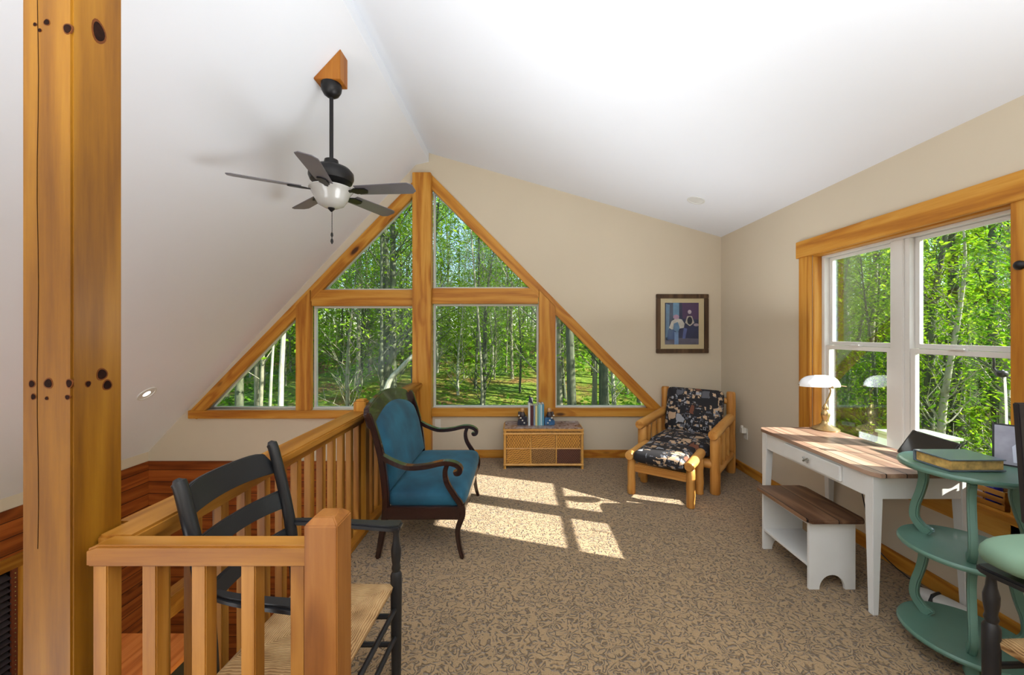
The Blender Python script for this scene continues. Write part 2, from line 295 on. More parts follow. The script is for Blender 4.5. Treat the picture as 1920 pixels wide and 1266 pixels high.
# ------------------------------------------------------------ geometry helpers
class MB:
    def __init__(s): s.v = []; s.f = []; s.M = Matrix.Identity(4)
    def add(s, vs, fs):
        n = len(s.v); s.v += [s.M @ Vector(p) for p in vs]; s.f += [tuple(i+n for i in f) for f in fs]; return s
    def box(s, x0, x1, y0, y1, z0, z1):
        return s.add([(x, y, z) for z in (z0, z1) for x, y in ((x0, y0), (x1, y0), (x1, y1), (x0, y1))],
                     [(3, 2, 1, 0), (4, 5, 6, 7), (0, 1, 5, 4), (1, 2, 6, 5), (2, 3, 7, 6), (3, 0, 4, 7)])
    def prism(s, poly, axis, a, b):
        """poly in the plane across axis: axis 'y' takes (x, z), 'z' takes (x, y), 'x' takes (y, z)"""
        P = {'y': lambda p, t: (p[0], t, p[1]), 'z': lambda p, t: (p[0], p[1], t), 'x': lambda p, t: (t, p[0], p[1])}[axis]
        n = len(poly)
        return s.add([P(p, a) for p in poly]+[P(p, b) for p in poly],
                     [tuple(range(n-1, -1, -1)), tuple(range(n, 2*n))]+[(i, (i+1) % n, n+(i+1) % n, n+i) for i in range(n)])
    def tube(s, path, rad, seg=10, cap=True, sy=1.0, up=None):
        """round tube; rad one number or one per point; sy squashes the section's second axis"""
        path = [Vector(p) for p in path]; n = len(path)
        if not isinstance(rad, (list, tuple)): rad = [rad]*n
        vs = []; ref = Vector(up) if up else None
        prev = None
        for i, p in enumerate(path):
            t = (path[min(i+1, n-1)]-path[max(i-1, 0)]).normalized()
            if ref is not None: a = (ref-t*ref.dot(t)).normalized()
            elif prev is None:
                r = Vector((0, 0, 1)) if abs(t.z) < .9 else Vector((1, 0, 0)); a = (r-t*r.dot(t)).normalized()
            else: a = (prev-t*prev.dot(t)).normalized()
            prev = a; b = t.cross(a)
            for k in range(seg):
                q = 2*PI*k/seg; vs.append(p+a*math.cos(q)*rad[i]+b*math.sin(q)*rad[i]*sy)
        fs = [(i*seg+k, i*seg+(k+1) % seg, (i+1)*seg+(k+1) % seg, (i+1)*seg+k) for i in range(n-1) for k in range(seg)]
        if cap: fs += [tuple(range(seg-1, -1, -1)), tuple(range((n-1)*seg, n*seg))]
        return s.add(vs, fs)
    def strip(s, path, wid, thk, side):
        """rectangular bar swept along path; side = direction of its thickness"""
        path = [Vector(p) for p in path]; n = len(path); side = Vector(side).normalized(); vs = []
        if not isinstance(wid, (list, tuple)): wid = [wid]*n
        for i, p in enumerate(path):
            t = (path[min(i+1, n-1)]-path[max(i-1, 0)]).normalized(); b = t.cross(side).normalized()
            for u, v in ((-1, -1), (1, -1), (1, 1), (-1, 1)): vs.append(p+b*u*wid[i]/2+side*v*thk/2)
        fs = [(i*4+k, i*4+(k+1) % 4, i*4+4+(k+1) % 4, i*4+4+k) for i in range(n-1) for k in range(4)]
        return s.add(vs, fs+[(3, 2, 1, 0), tuple(range(n*4-4, n*4))])
    def lathe(s, prof, c=(0, 0, 0), seg=20, axis='z'):
        vs = []; c = Vector(c)
        for r, h in prof:
            for k in range(seg):
                a = 2*PI*k/seg; q = (r*math.cos(a), r*math.sin(a), h)
                if axis == 'x': q = (h, q[0], q[1])
                if axis == 'y': q = (q[0], h, q[1])
                vs.append(c+Vector(q))
        n = len(prof)
        fs = [(i*seg+k, i*seg+(k+1) % seg, (i+1)*seg+(k+1) % seg, (i+1)*seg+k) for i in range(n-1) for k in range(seg)]
        return s.add(vs, fs+[tuple(range(seg-1, -1, -1)), tuple(range((n-1)*seg, n*seg))])
    def cushion(s, c, size, e=.35, nu=28, nv=14, p=.6, pz=.75):
        """pillow-like superellipsoid"""
        c = Vector(c); vs = []; sg = lambda v, p: math.copysign(abs(v)**p, v)
        for j in range(nv+1):
            ph = -PI/2+PI*j/nv
            for i in range(nu):
                th = 2*PI*i/nu
                vs.append(c+Vector((size[0]/2*sg(math.cos(ph), p)*sg(math.cos(th), e), size[1]/2*sg(math.cos(ph), p)*sg(math.sin(th), e), size[2]/2*sg(math.sin(ph), pz))))
        fs = [(j*nu+i, j*nu+(i+1) % nu, (j+1)*nu+(i+1) % nu, (j+1)*nu+i) for j in range(nv) for i in range(nu)]
        return s.add(vs, fs)
    def build(s, name, mat, parent=None, bevel=0.0, smooth=True, ang=38, label=None, seg=2):
        org = ORG.get(parent.name, Vector()) if parent else Vector()
        me = bpy.data.meshes.new(name); me.from_pydata([tuple(v-org) for v in s.v], [], s.f); me.validate()
        bm = bmesh.new(); bm.from_mesh(me)
        if len(bm.verts) < 60000:
            bmesh.ops.remove_doubles(bm, verts=bm.verts, dist=1e-5); bmesh.ops.recalc_face_normals(bm, faces=bm.faces)
        if bevel:
            ed = [e for e in bm.edges if len(e.link_faces) == 2 and e.calc_face_angle(0) > .6]
            bmesh.ops.bevel(bm, geom=ed, offset=bevel, segments=seg, affect='EDGES', clamp_overlap=True)
        bm.to_mesh(me); bm.free()
        if smooth:
            for p in me.polygons: p.use_smooth = True
            me.set_sharp_from_angle(angle=math.radians(ang))
        me.materials.append(mat)
        o = bpy.data.objects.new(name, me); C.objects.link(o)
        if parent: o.parent = parent; ORG[o.name] = org
        if label: o['label'] = label
        return o
ORG = {}
def tag(o, label, cat, group=None):
    o['label'] = label; o['category'] = cat
    if group: o['group'] = group
    return o
def struct(o): o['kind'] = 'structure'; return o
def thing(name, label, cat, loc=(0, 0, 0), rz=0, group=None, world=True):
    """Empty at the thing's base; world=True: its parts are written in world coordinates"""
    o = bpy.data.objects.new(name, None); C.objects.link(o); o.location = loc; o.rotation_euler = (0, 0, rz); o.empty_display_size = .1
    if world: ORG[o.name] = Vector(loc)
    return tag(o, label, cat, group)
def part(x0, x1, y0, y1, z0, z1, name, mat, parent, bevel=.003, **k): return MB().box(x0, x1, y0, y1, z0, z1).build(name, mat, parent, bevel, **k)
def bez(pts, n=24):
    """smooth curve through points (Catmull-Rom)"""
    P = [Vector(p) for p in pts]; P = [P[0]*2-P[1]]+P+[P[-1]*2-P[-2]]; out = []
    segs = len(P)-3; m = max(2, n//segs)
    for i in range(segs):
        a, b, c, d = P[i:i+4]
        for k in range(m):
            t = k/m; out.append(.5*((2*b)+(c-a)*t+(2*a-5*b+4*c-d)*t*t+(3*b-a-3*c+d)*t**3))
    out.append(P[-2]); return out

# ------------------------------------------------------------ room shell
XR, YG, XL, ZL = 2.417, 4.72, -4.43, -2.7
YB = -2.6
def gx(px): return (px-973)*4.72/740
def gz(py): return 1.5+(623-py)*4.72/740
def cl(x): return 3.503+1.073*(x+1.231)      # left ceiling slope
def cr(x): return 3.643-.288*(x+1.078)       # right ceiling slope
m = MB().box(-1.3, XR+.02, YB, YG+.02, -.02, 0); struct(m.build('floor', CARPET))
m = MB().box(-1.3, XR+.12, YB, YG+.1, -.26, -.021); struct(m.build('floor_slab', PINE[1], bevel=0))
m = MB().box(XL-.1, XR, YB, YG+.1, ZL-.05, ZL); struct(m.build('floor_lower', SUBFL))
m = MB().prism([(-1.078, cr(-1.078)), (XR+.15, cr(XR+.15)), (XR+.15, cr(XR+.15)+.15), (-1.078, cr(-1.078)+.15)], 'y', YB, YG+.15)
struct(m.build('ceiling_right', CEILM))
m = MB().prism([(-1.078, 3.535), (-1.231, 3.503), (XL-.15, cl(XL-.15)), (XL-.3, cl(XL-.15)+.1), (-1.3, 3.8), (-1.078, 3.8)], 'y', YB, YG+.15)
struct(m.build('ceiling_left', CEILM))
ZK = cl(XL)
m = MB().box(XL-.12, XL, YB, YG+.15, -.04, ZK+.12); struct(m.build('wall_left', WALLM))
WZT = -.45   # head of the lower window
m = MB().box(XL-.1, XL+.012, YB, YG, WZT, -.04).box(XL-.1, XL+.012, 3.52, YG, ZL, WZT).box(XL-.1, XL+.012, YB, 1.2, ZL, WZT).box(XL-.1, XL+.012, 1.2, 3.52, ZL, -2.0)
struct(m.build('wall_left_planks', PLANKW[1]))
m = MB().box(XL-.12, XR+.15, YB-.12, YB, ZL, 4.0); struct(m.build('wall_rear', WALLM))
# gable wall around the big triangular window
OL, OR = (gx(366), gz(769)), (gx(1238), gz(766))
OTL, OTR = (gx(787), gz(334)), (gx(808), gz(334))
zs = OL[1]
m = MB()
m.prism([(XL-.12, -.04), (XR, -.04), (XR, OR[1]), (OR[0], OR[1]), (OL[0], OL[1]), (XL-.12, OL[1])], 'y', YG, YG+.15)
m.prism([(XL-.12, OL[1]), OL, OTL, (OTL[0], 3.75), (-1.5, 3.75), (XL-.12, cl(XL)+.35)], 'y', YG, YG+.15)
m.prism([OTL, OTR, (OTR[0], 3.75), (OTL[0], 3.75)], 'y', YG, YG+.15)
m.prism([OR, (XR, OR[1]), (XR, cr(XR)+.1), (OTR[0], cr(OTR[0])+.1), OTR], 'y', YG, YG+.15)
struct(m.build('wall_back', WALLM, smooth=False))
m = MB().box(XL, -1.3, YG-.012, YG+.1, ZL, -.04); struct(m.build('wall_back_planks', PLANKW[0]))
# right wall with the pair of double-hung windows
WY0, WY1, WZ0, WZ1 = 1.925, 3.25, .60, 2.135
m = MB().box(XR, XR+.15, YB, WY0, 0, 3.4).box(XR, XR+.15, WY1, YG+.15, 0, 3.0).box(XR, XR+.15, WY0, WY1, 0, WZ0).box(XR, XR+.15, WY0, WY1, WZ1, 3.0)
struct(m.build('wall_right', WALLM, smooth=False))
o = MB().box(-1.0, XR, YG-.018, YG, 0, .095).build('baseboard_back', PINE[0], bevel=.004); struct(o)
o = MB().box(XR-.018, XR, YB, YG-.018, 0, .095).build('baseboard_right', PINE[1], bevel=.004); struct(o)

# ------------------------------------------------------------ window_1: triangular gable window
def gpx(poly): return [(gx(x), gz(y)) for x, y in poly]
w1 = bpy.data.objects.new('window_1', None); C.objects.link(w1); w1.location = (gx(797), YG, gz(768)); ORG['window_1'] = w1.location.copy()
struct(w1); w1['label'] = 'tall triangular gable window in knotty pine with centre post'; w1['category'] = 'window'
YF = YG-.03
def wp(poly, name, mat, a=YF, b=YG+.03, bev=.004): return MB().prism(gpx(poly), 'y', a, b).build(name, mat, w1, bev)
def rakem(name, dark=False):
    return wood(name, 0, PD, PM, PL, knots=1.1)
# rake boards are modelled level then turned so that their grain follows the slope
def rake(p0, p1, width, side, name, y0, y1, mat, inset=0):
    a = Vector((gx(p0[0]), 0, gz(p0[1]))); b = Vector((gx(p1[0]), 0, gz(p1[1])))
    L = (b-a).length; ang = math.atan2(b.z-a.z, b.x-a.x)
    mb = MB().box(0, L, y0, y1, *(sorted((0, side*width))))
    me_o = mb.build(name, mat, None, .004)
    me_o.parent = w1; me_o.location = a-Vector((ORG['window_1'].x, ORG['window_1'].y, ORG['window_1'].z)); me_o.rotation_euler = (0, -ang, 0)
    return me_o
rake((357, 772), (787, 330), .125, -1, 'rake_board', YF, YG+.02, PINE[0])
rake((811, 330), (1243, 768), .12, -1, 'rake_board', YF, YG+.02, PINE[0])
# inner reveal boards
rake((374, 772), (790, 344), .022, -1, 'reveal_board', YG+.02, YG+.12, PINE_CLEAR[0])
rake((808, 343), (1228, 768), .022, -1, 'reveal_board', YG+.02, YG+.12, PINE_CLEAR[0])
wp([(357, 769), (777, 769), (777, 784), (357, 784)], 'sill_board', PINE[0], YF-.01)
wp([(811, 765), (1242, 765), (1242, 780), (811, 780)], 'sill_board', PINE[0], YF-.01)
wp([(586, 544), (777, 544), (777, 574), (586, 574)], 'cross_beam', PINE_CLEAR[0], YF+.003)
wp([(811, 541), (1009, 541), (1009, 570), (811, 570)], 'cross_beam', PINE_CLEAR[0], YF+.003)
wp([(557, 574), (585, 544), (585, 769), (557, 769)], 'side_post', PINE[2], YF-.004)
wp([(1010, 543), (1041, 575), (1041, 766), (1010, 766)], 'side_post', PINE[2], YF-.004)
MB().box(gx(777), gx(811), YG-.1, YG+.02, 0, gz(329)).build('centre_post', PINE[2], w1, .006)
# frames (white strips) and glass
def pane(poly, wd=5, nm='pane_frame'):
    P = gpx(poly); n = len(P); cx = sum(p[0] for p in P)/n; cz = sum(p[1] for p in P)/n
    k = .955
    inn = []
    for i in range(n):   # inset each edge by a fixed width
        a, b, c = Vector(P[i-1]), Vector(P[i]), Vector(P[(i+1) % n])
        d1 = (b-a).normalized(); d2 = (c-b).normalized(); n1 = Vector((-d1.y, d1.x)); n2 = Vector((-d2.y, d2.x))
        if n1.dot(Vector((cx, cz))-b) < 0: n1 = -n1
        if n2.dot(Vector((cx, cz))-b) < 0: n2 = -n2
        wdm = .022; det = 1+n1.dot(n2); inn.append(b+(n1+n2)*wdm/det)
    mb = MB()
    for i in range(n):
        j = (i+1) % n; mb.prism([P[i], P[j], tuple(inn[j]), tuple(inn[i])], 'y', YG+.05, YG+.10)
    f = mb.build(nm, VINYL, w1)
    MB().prism([tuple(p) for p in inn], 'y', YG+.07, YG+.076).build('glass', GLASS, f, smooth=False)
pane([(386, 768), (557, 768), (557, 587)]); pane([(585, 574), (777, 574), (777, 768), (585, 768)])
pane([(811, 570), (1010, 570), (1010, 766), (811, 766)]); pane([(1041, 573), (1238, 766), (1041, 766)])
pane([(600, 544), (777, 544), (777, 361)]); pane([(811, 354), (1006, 541), (811, 541)])
# timber that carries the end of the railing up to the wall
# ------------------------------------------------------------ window_2: right wall
w2 = bpy.data.objects.new('window_2', None); C.objects.link(w2); w2.location = (XR, 2.58, WZ0); ORG['window_2'] = w2.location.copy(); struct(w2)
w2['label'] = 'pair of white double-hung windows in wide pine casing above the desk'; w2['category'] = 'window'
XG = 2.50
part(XR-.022, XR, WY1, WY1+.13, WZ0-.12, WZ1, 'side_casing', PINE_CLEAR[2], w2)
part(XR-.022, XR, WY0-.14, WY0, WZ0-.12, WZ1, 'side_casing', PINE[2], w2)
part(XR-.034, XR, WY0-.2, WY1+.15, WZ1-.005, WZ1+.135, 'head_casing', PINE_CLEAR[1], w2)
part(XR-.022, XR, WY0-.14, WY1+.13, WZ0-.13, WZ0-.03, 'apron_board', PINE_CLEAR[1], w2)
part(XR-.05, XR+.1, WY0-.14, WY1+.13, WZ0-.03, WZ0+.01, 'window_sill', PINE_CLEAR[1], w2)
part(XR, XR+.1, WY1-.016, WY1, WZ0, WZ1, 'jamb', PINE_CLEAR[2], w2); part(XR, XR+.1, WY0, WY0+.014, WZ0, WZ1, 'jamb', PINE_CLEAR[2], w2)
part(XR, XR+.1, WY0, WY1, WZ1-.014, WZ1, 'jamb', PINE_CLEAR[1], w2)
MULL = (2.518, 2.665)
fy0, fy1, fz0, fz1 = WY0+.014, WY1-.016, WZ0+.01, WZ1-.014
def ring(mb, x0, x1, y0, y1, z0, z1, wy, wb, wt):
    O = [(y0, z0), (y1, z0), (y1, z1), (y0, z1)]; I = [(y0+wy, z0+wb), (y1-wy, z0+wb), (y1-wy, z1-wt), (y0+wy, z1-wt)]
    vs = [(x, *p) for x in (x0, x1) for p in O+I]; fs = []
    for k in range(4):
        j = (k+1) % 4; fs += [(k, j, 4+j, 4+k), (8+k, 12+k, 12+j, 8+j), (k, 8+k, 8+j, j), (4+k, 4+j, 12+j, 12+k)]
    return mb.add(vs, fs)
ring(MB(), XG-.02, XG+.06, fy0, fy1, fz0, fz1, .03, .03, .018).build('outer_frame', VINYL, w2, .002, smooth=False)
MB().box(XG-.024, XG+.055, MULL[0]+.028, MULL[1]-.053, fz0+.031, fz1-.019).build('mullion', VINYL, w2, .003, smooth=False)
MB().box(XG-.012, XG+.05, MULL[0]-.004, MULL[0]+.027, fz0+.031, fz1-.019).box(XG-.012, XG+.05, MULL[1]-.052, MULL[1]-.021, fz0+.031, fz1-.019).build('mullion_stop', VINYL, w2, 0, smooth=False)
for (a, b) in ((fy0+.031, MULL[0]-.005), (MULL[1]-.02, fy1-.031)):
    for (lo, hi, dx, nm) in ((1.396, fz1-.019, .02, 'upper_sash'), (fz0+.031, 1.395, -.008, 'lower_sash')):
        s_ = .03
        mb = ring(MB(), XG+dx, XG+dx+.025, a, b, lo, hi, s_, .03 if nm == 'upper_sash' else .05, .03 if nm == 'lower_sash' else .022)
        f = mb.build(nm, VINYL, w2, .0015, smooth=False)
        MB().box(XG+dx+.011, XG+dx+.015, a+s_, b-s_, lo+.02, hi-.02).build('glass', GLASS, f, smooth=False)
        if nm == 'lower_sash':
            yc = (a+b)/2; MB().box(XG+dx-.012, XG+dx+.02, yc-.04, yc+.04, hi, hi+.012).build('sash_lock', VINYL, f, .003)
# lower window with dark blinds on the left plank wall
w3 = bpy.data.objects.new('window_3', None); C.objects.link(w3); w3.location = (XL, 2.4, -2.0); ORG['window_3'] = w3.location.copy(); struct(w3)
w3['label'] = 'lower wall window with dark louvred blinds in pine casing'; w3['category'] = 'window'
part(XL, XL+.04, 1.1, 3.62, -.56, -.45, 'head_casing', RAIL[1], w3); part(XL, XL+.035, 3.46, 3.58, -2.0, -.56, 'side_casing', PINE[2], w3)
part(XL-.09, XL-.07, 1.1, 3.54, -2.05, -.44, 'backing', BLACK, w3)
mb = MB()
for k in range(26):
    z = -.6-k*.055; mb.add([(XL-.02, 1.2, z), (XL+.03, 1.2, z-.04), (XL+.03, 3.42, z-.04), (XL-.02, 3.42, z), (XL-.02, 1.2, z+.006), (XL+.034, 1.2, z-.034), (XL+.034, 3.42, z-.034), (XL-.02, 3.42, z+.006)],
        [(0, 1, 2, 3), (7, 6, 5, 4), (0, 4, 5, 1), (1, 5, 6, 2), (2, 6, 7, 3), (3, 7, 4, 0)])
mb.build('louvre_blind', plain('dark_brown_slats', srgb(52, 44, 46), .5), w3)
mb = MB().box(XL+.02, XL+.036, 3.42, 3.46, -2.0, -.56); mb.build('blind_frame', plain('reddish_trim', srgb(110, 52, 28), .5), w3)
mb = MB()
for k in range(34): mb.cushion((XL+.04, 3.44, -.6-k*.04), (.012, .012, .012), e=1, nu=6, nv=4)
mb.build('brass_nail_heads', BRASS, w3)

# ------------------------------------------------------------ timber post and railings
p = thing('timber_post', 'thick knotty pine post standing left of the short railing', 'post', (-1.308, 1.163, 0))
POSTM = wood('post_pine', 2, srgb(106, 62, 6), srgb(136, 88, 12), srgb(160, 110, 24), knots=.15)
KNOT = plain('dark_knot', srgb(34, 16, 8), .8, var=.4, scale=60, spec=.1); KHALO = plain('knot_ring', srgb(100, 52, 14), .6, var=.2, scale=60, spec=.2)
PX0, PX1, PY0, PY1 = -1.378, -1.238, 1.093, 1.233
MB().prism([(PX0, -.26), (PX1, -.26), (PX1, cl(PX1)), (PX0, cl(PX0))], 'y', PY0, PY1).build('shaft', POSTM, p, .005)
def knot(face, u, z, rw, rh):
    """round knot inlaid flush in the post: face 'f' front (u = x) or 's' side (u = y)"""
    par = p
    for mat, k, d, nm in ((KHALO, 1.3, .0006, 'knot_ring'), (KNOT, 1.0, .0012, 'knot')):
        mb = MB(); n = 18; pts = []
        for i in range(n):
            a = 2*PI*i/n; r = 1+.06*math.sin(3*a+u*50); pts.append((u+rw*k*r*math.cos(a), z+rh*k*r*math.sin(a)))
        if face == 'f': mb.prism(pts, 'y', PY0-d, PY0+.003)
        else: mb.prism(pts, 'x', PX1-.003, PX1+d)
        if nm == 'knot': mb.build('knot', mat, par, ang=30)
        else: par = mb.build('knot_ring', mat, par, ang=30)
def fz(py, Y): return 1.5+(623-py)*Y/740
for face, px, py, rw, rh in (('f', 66, 46, 3, 3), ('f', 75, 57, 3, 3), ('f', 88, 42, 5, 5), ('f', 127, 54, 7, 8), ('s', 185, 60, 10, 17), ('f', 60, 720, 5, 6), ('f', 63, 744, 4, 5), ('f', 91, 719, 7, 8),
                              ('f', 130, 719, 5, 7), ('f', 127, 745, 4, 4), ('s', 165, 720, 4, 5), ('s', 191, 702, 8, 9), ('s', 201, 722, 7, 8), ('f', 88, 747, 3, 3)):
    if face == 'f': u = (px-973)/740*PY0; z = fz(py, PY0); s_ = PY0/740; ru, rz_ = rw*s_, rh*s_
    else: u = PX1*740/(px-973); z = fz(py, u); ru = rw*.0016; rz_ = rh*u/740
    knot(face, u, z, ru, rz_)
# drying crack
mb = MB().tube([(-1.332+.002*math.sin(k*1.3), PY0-.0004, .9+k*.12) for k in range(15)], .0009, 4); mb.build('drying_crack', KNOT, p)

ZR = .905
g = thing('railing', 'long pine railing with square balusters running to the gable window', 'railing', (-1.2, 2.9, 0))
MB().prism([(-1.27, 1.236), (-1.2365, 1.236), (-1.2365, 1.152), (-1.13, 1.152), (-1.13, 4.62), (-1.27, 4.62)], 'z', ZR-.042, ZR).build('top_rail', RAIL[1], g, .008)
MB().box(-1.235, -1.165, 1.24, 4.62, ZR-.085, ZR-.043).build('sub_rail', RAIL[1], g, .003)
MB().box(-1.26, -1.13, 1.236, 4.72, 0, .04).build('bottom_rail', PINE[1], g, .004)
nb = 25
for k in range(nb):
    y = 1.30+k*.134
    if abs(y-3.0) < .075: continue
    MB().box(-1.22, -1.18, y, y+.04, .04, ZR-.085).build('baluster', RAIL[2], g, .003)
MB().box(-1.245, -1.155, 2.965, 3.055, .0, .975).box(-1.235, -1.165, 2.975, 3.045, .975, .99).build('newel_post', PINE[2], g, .006)
g2 = thing('railing', 'short pine railing in front with square capped newel at its right end', 'railing', (-.85, 1.12, 0))
MB().prism([(-1.20, ZR-.008), (-1.17, ZR+.004), (-.572, ZR+.004), (-.572, ZR-.055), (-1.20, ZR-.055)], 'y', 1.09, 1.15).build('top_rail', RAIL[0], g2, .006)
for x in (-1.189, -1.052, -.914, -.776, -.638):
    MB().box(x, x+.041, 1.1, 1.143, -.02, ZR-.055).build('baluster', RAIL[2], g2, .003)
mb = MB(); a = .57; b_ = .4815; y0, y1 = 1.045, 1.135; z1 = .985; c_ = .018
mb.add([(-a, y0, -.05), (-b_, y0, -.05), (-b_, y1, -.05), (-a, y1, -.05), (-a, y0, z1), (-b_, y0, z1), (-b_, y1, z1), (-a, y1, z1),
        (-a+c_, y0+c_, z1+c_), (-b_-c_, y0+c_, z1+c_), (-b_-c_, y1-c_, z1+c_), (-a+c_, y1-c_, z1+c_)],
       [(3, 2, 1, 0), (0, 1, 5, 4), (1, 2, 6, 5), (2, 3, 7, 6), (3, 0, 4, 7), (4, 5, 9, 8), (5, 6, 10, 9), (6, 7, 11, 10), (7, 4, 8, 11), (8, 9, 10, 11)])
mb.build('newel_post', wood('newel_pine', 2, srgb(114, 64, 18), srgb(144, 88, 32), srgb(164, 108, 48), knots=.15), g2, .003)

# ------------------------------------------------------------ ceiling fan
FX, FY = -1.34, 2.82
t = thing('ceiling_fan', 'black five-blade ceiling fan with frosted bowl light hanging from the ridge', 'ceiling fan', (FX, FY, 3.27))
mb = MB().prism([(-1.25, 3.27), (-1.436, 3.27), (-1.436, cl(-1.436)+.001), (-1.25, cl(-1.25)+.001)], 'y', 2.76, 2.88); mb.build('mounting_block', wood('block_pine', 2, srgb(132, 72, 16), srgb(158, 94, 26), srgb(174, 112, 38), knots=0), t, .003)
MB().lathe([(.068, 3.27), (.07, 3.25), (.066, 3.225), (.05, 3.195), (.03, 3.18), (.014, 3.175)], (FX, FY, 0), 28).build('canopy', BLACKM, t)
MB().tube([(FX, FY, 3.19), (FX, FY, 2.69)], .0135, 14).build('downrod', BLACKM, t)
MB().lathe([(.02, 2.735), (.045, 2.73), (.05, 2.70), (.07, 2.688), (.125, 2.668), (.148, 2.64), (.15, 2.605), (.138, 2.575), (.10, 2.558), (.075, 2.55), (.072, 2.525), (.06, 2.52)], (FX, FY, 0), 36).build('motor_housing', BLACKM, t)
MB().lathe([(.075, 2.545), (.08, 2.535), (.145, 2.526), (.148, 2.518), (.136, 2.502), (.118, 2.475), (.108, 2.445), (.086, 2.41), (.05, 2.391), (.012, 2.386)], (FX, FY, 0), 36).build('bowl_shade', FROST, t)
MB().lathe([(.006, 2.392), (.022, 2.388), (.024, 2.38), (.01, 2.366), (.004, 2.36)], (FX, FY, 0), 16).build('finial', BLACKM, t)
mb = MB()
for k in range(14): mb.cushion((FX+.004, FY, 2.36-k*.0118), (.006, .006, .007), 1, 6, 4)
mb.tube([(FX+.004, FY, 2.37), (FX+.004, FY, 2.2)], .0018, 5)
mb.lathe([(.002, 2.215), (.008, 2.205), (.009, 2.19), (.003, 2.178), (.003, 2.17), (.009, 2.16), (.01, 2.145), (.003, 2.13)], (FX+.004, FY, 0), 10)
mb.build('pull_chain', BLACKM, t)
for k in range(5):
    a = math.radians(210.4-72*k)
    M = Matrix.Translation((FX, FY, 2.508)) @ Matrix.Rotation(a, 4, 'Z') @ Matrix.Rotation(math.radians(-12), 4, 'X')
    mb = MB(); mb.M = M
    n = 14; pts = []
    for i in range(n+1):
        u = i/n; x = .19+u*.42; wd = .055+.013*u
        if u > .9: wd *= math.sqrt(max(0, 1-((u-.9)/.12)**2))
        pts.append((x, wd))
    poly = [(x, y) for x, y in pts]+[(x, -y) for x, y in reversed(pts)]
    mb.prism(poly, 'z', -.003, .003); bl = mb.build('blade', BLADE, t, .001)
    mb = MB(); mb.M = M
    mb.prism([(.1, -.016), (.15, -.012), (.18, -.035), (.26, -.03), (.275, 0), (.26, .03), (.18, .035), (.15, .012), (.1, .016)], 'z', -.012, -.003)
    mb.build('blade_bracket', BLACKM, t, .002)

# ------------------------------------------------------------ recessed lights
def recessed(x, y, z, nrm, r, label, on):
    t = thing('recessed_light', label, 'ceiling light', (x, y, z), world=False)
    t.rotation_euler = Vector(nrm).to_track_quat('-Z', 'Y').to_euler()
    MB().lathe([(r*.8, .012), (r, .012), (r, -.006), (r*.82, -.008), (r*.8, -.002)], seg=32).build('trim_ring', WHITE_PAINT, t)
    MB().lathe([(r*.8, .002), (r*.8, -.001), (r*.01, -.003)], seg=32).build('lens', m_emit('lit_lens', (1, .97, .9, 1), 2.2) if on else WHITE_PAINT, t)
xx = -3.66; recessed(xx, 3.88, cl(xx)-.002, (1.073, 0, -1), .085, 'small lit recessed downlight in the steep left ceiling slope', True)
recessed(1.771, 3.948, cr(1.771)-.002, (-.288, 0, -1), .085, 'unlit white recessed downlight in the right ceiling slope', False)

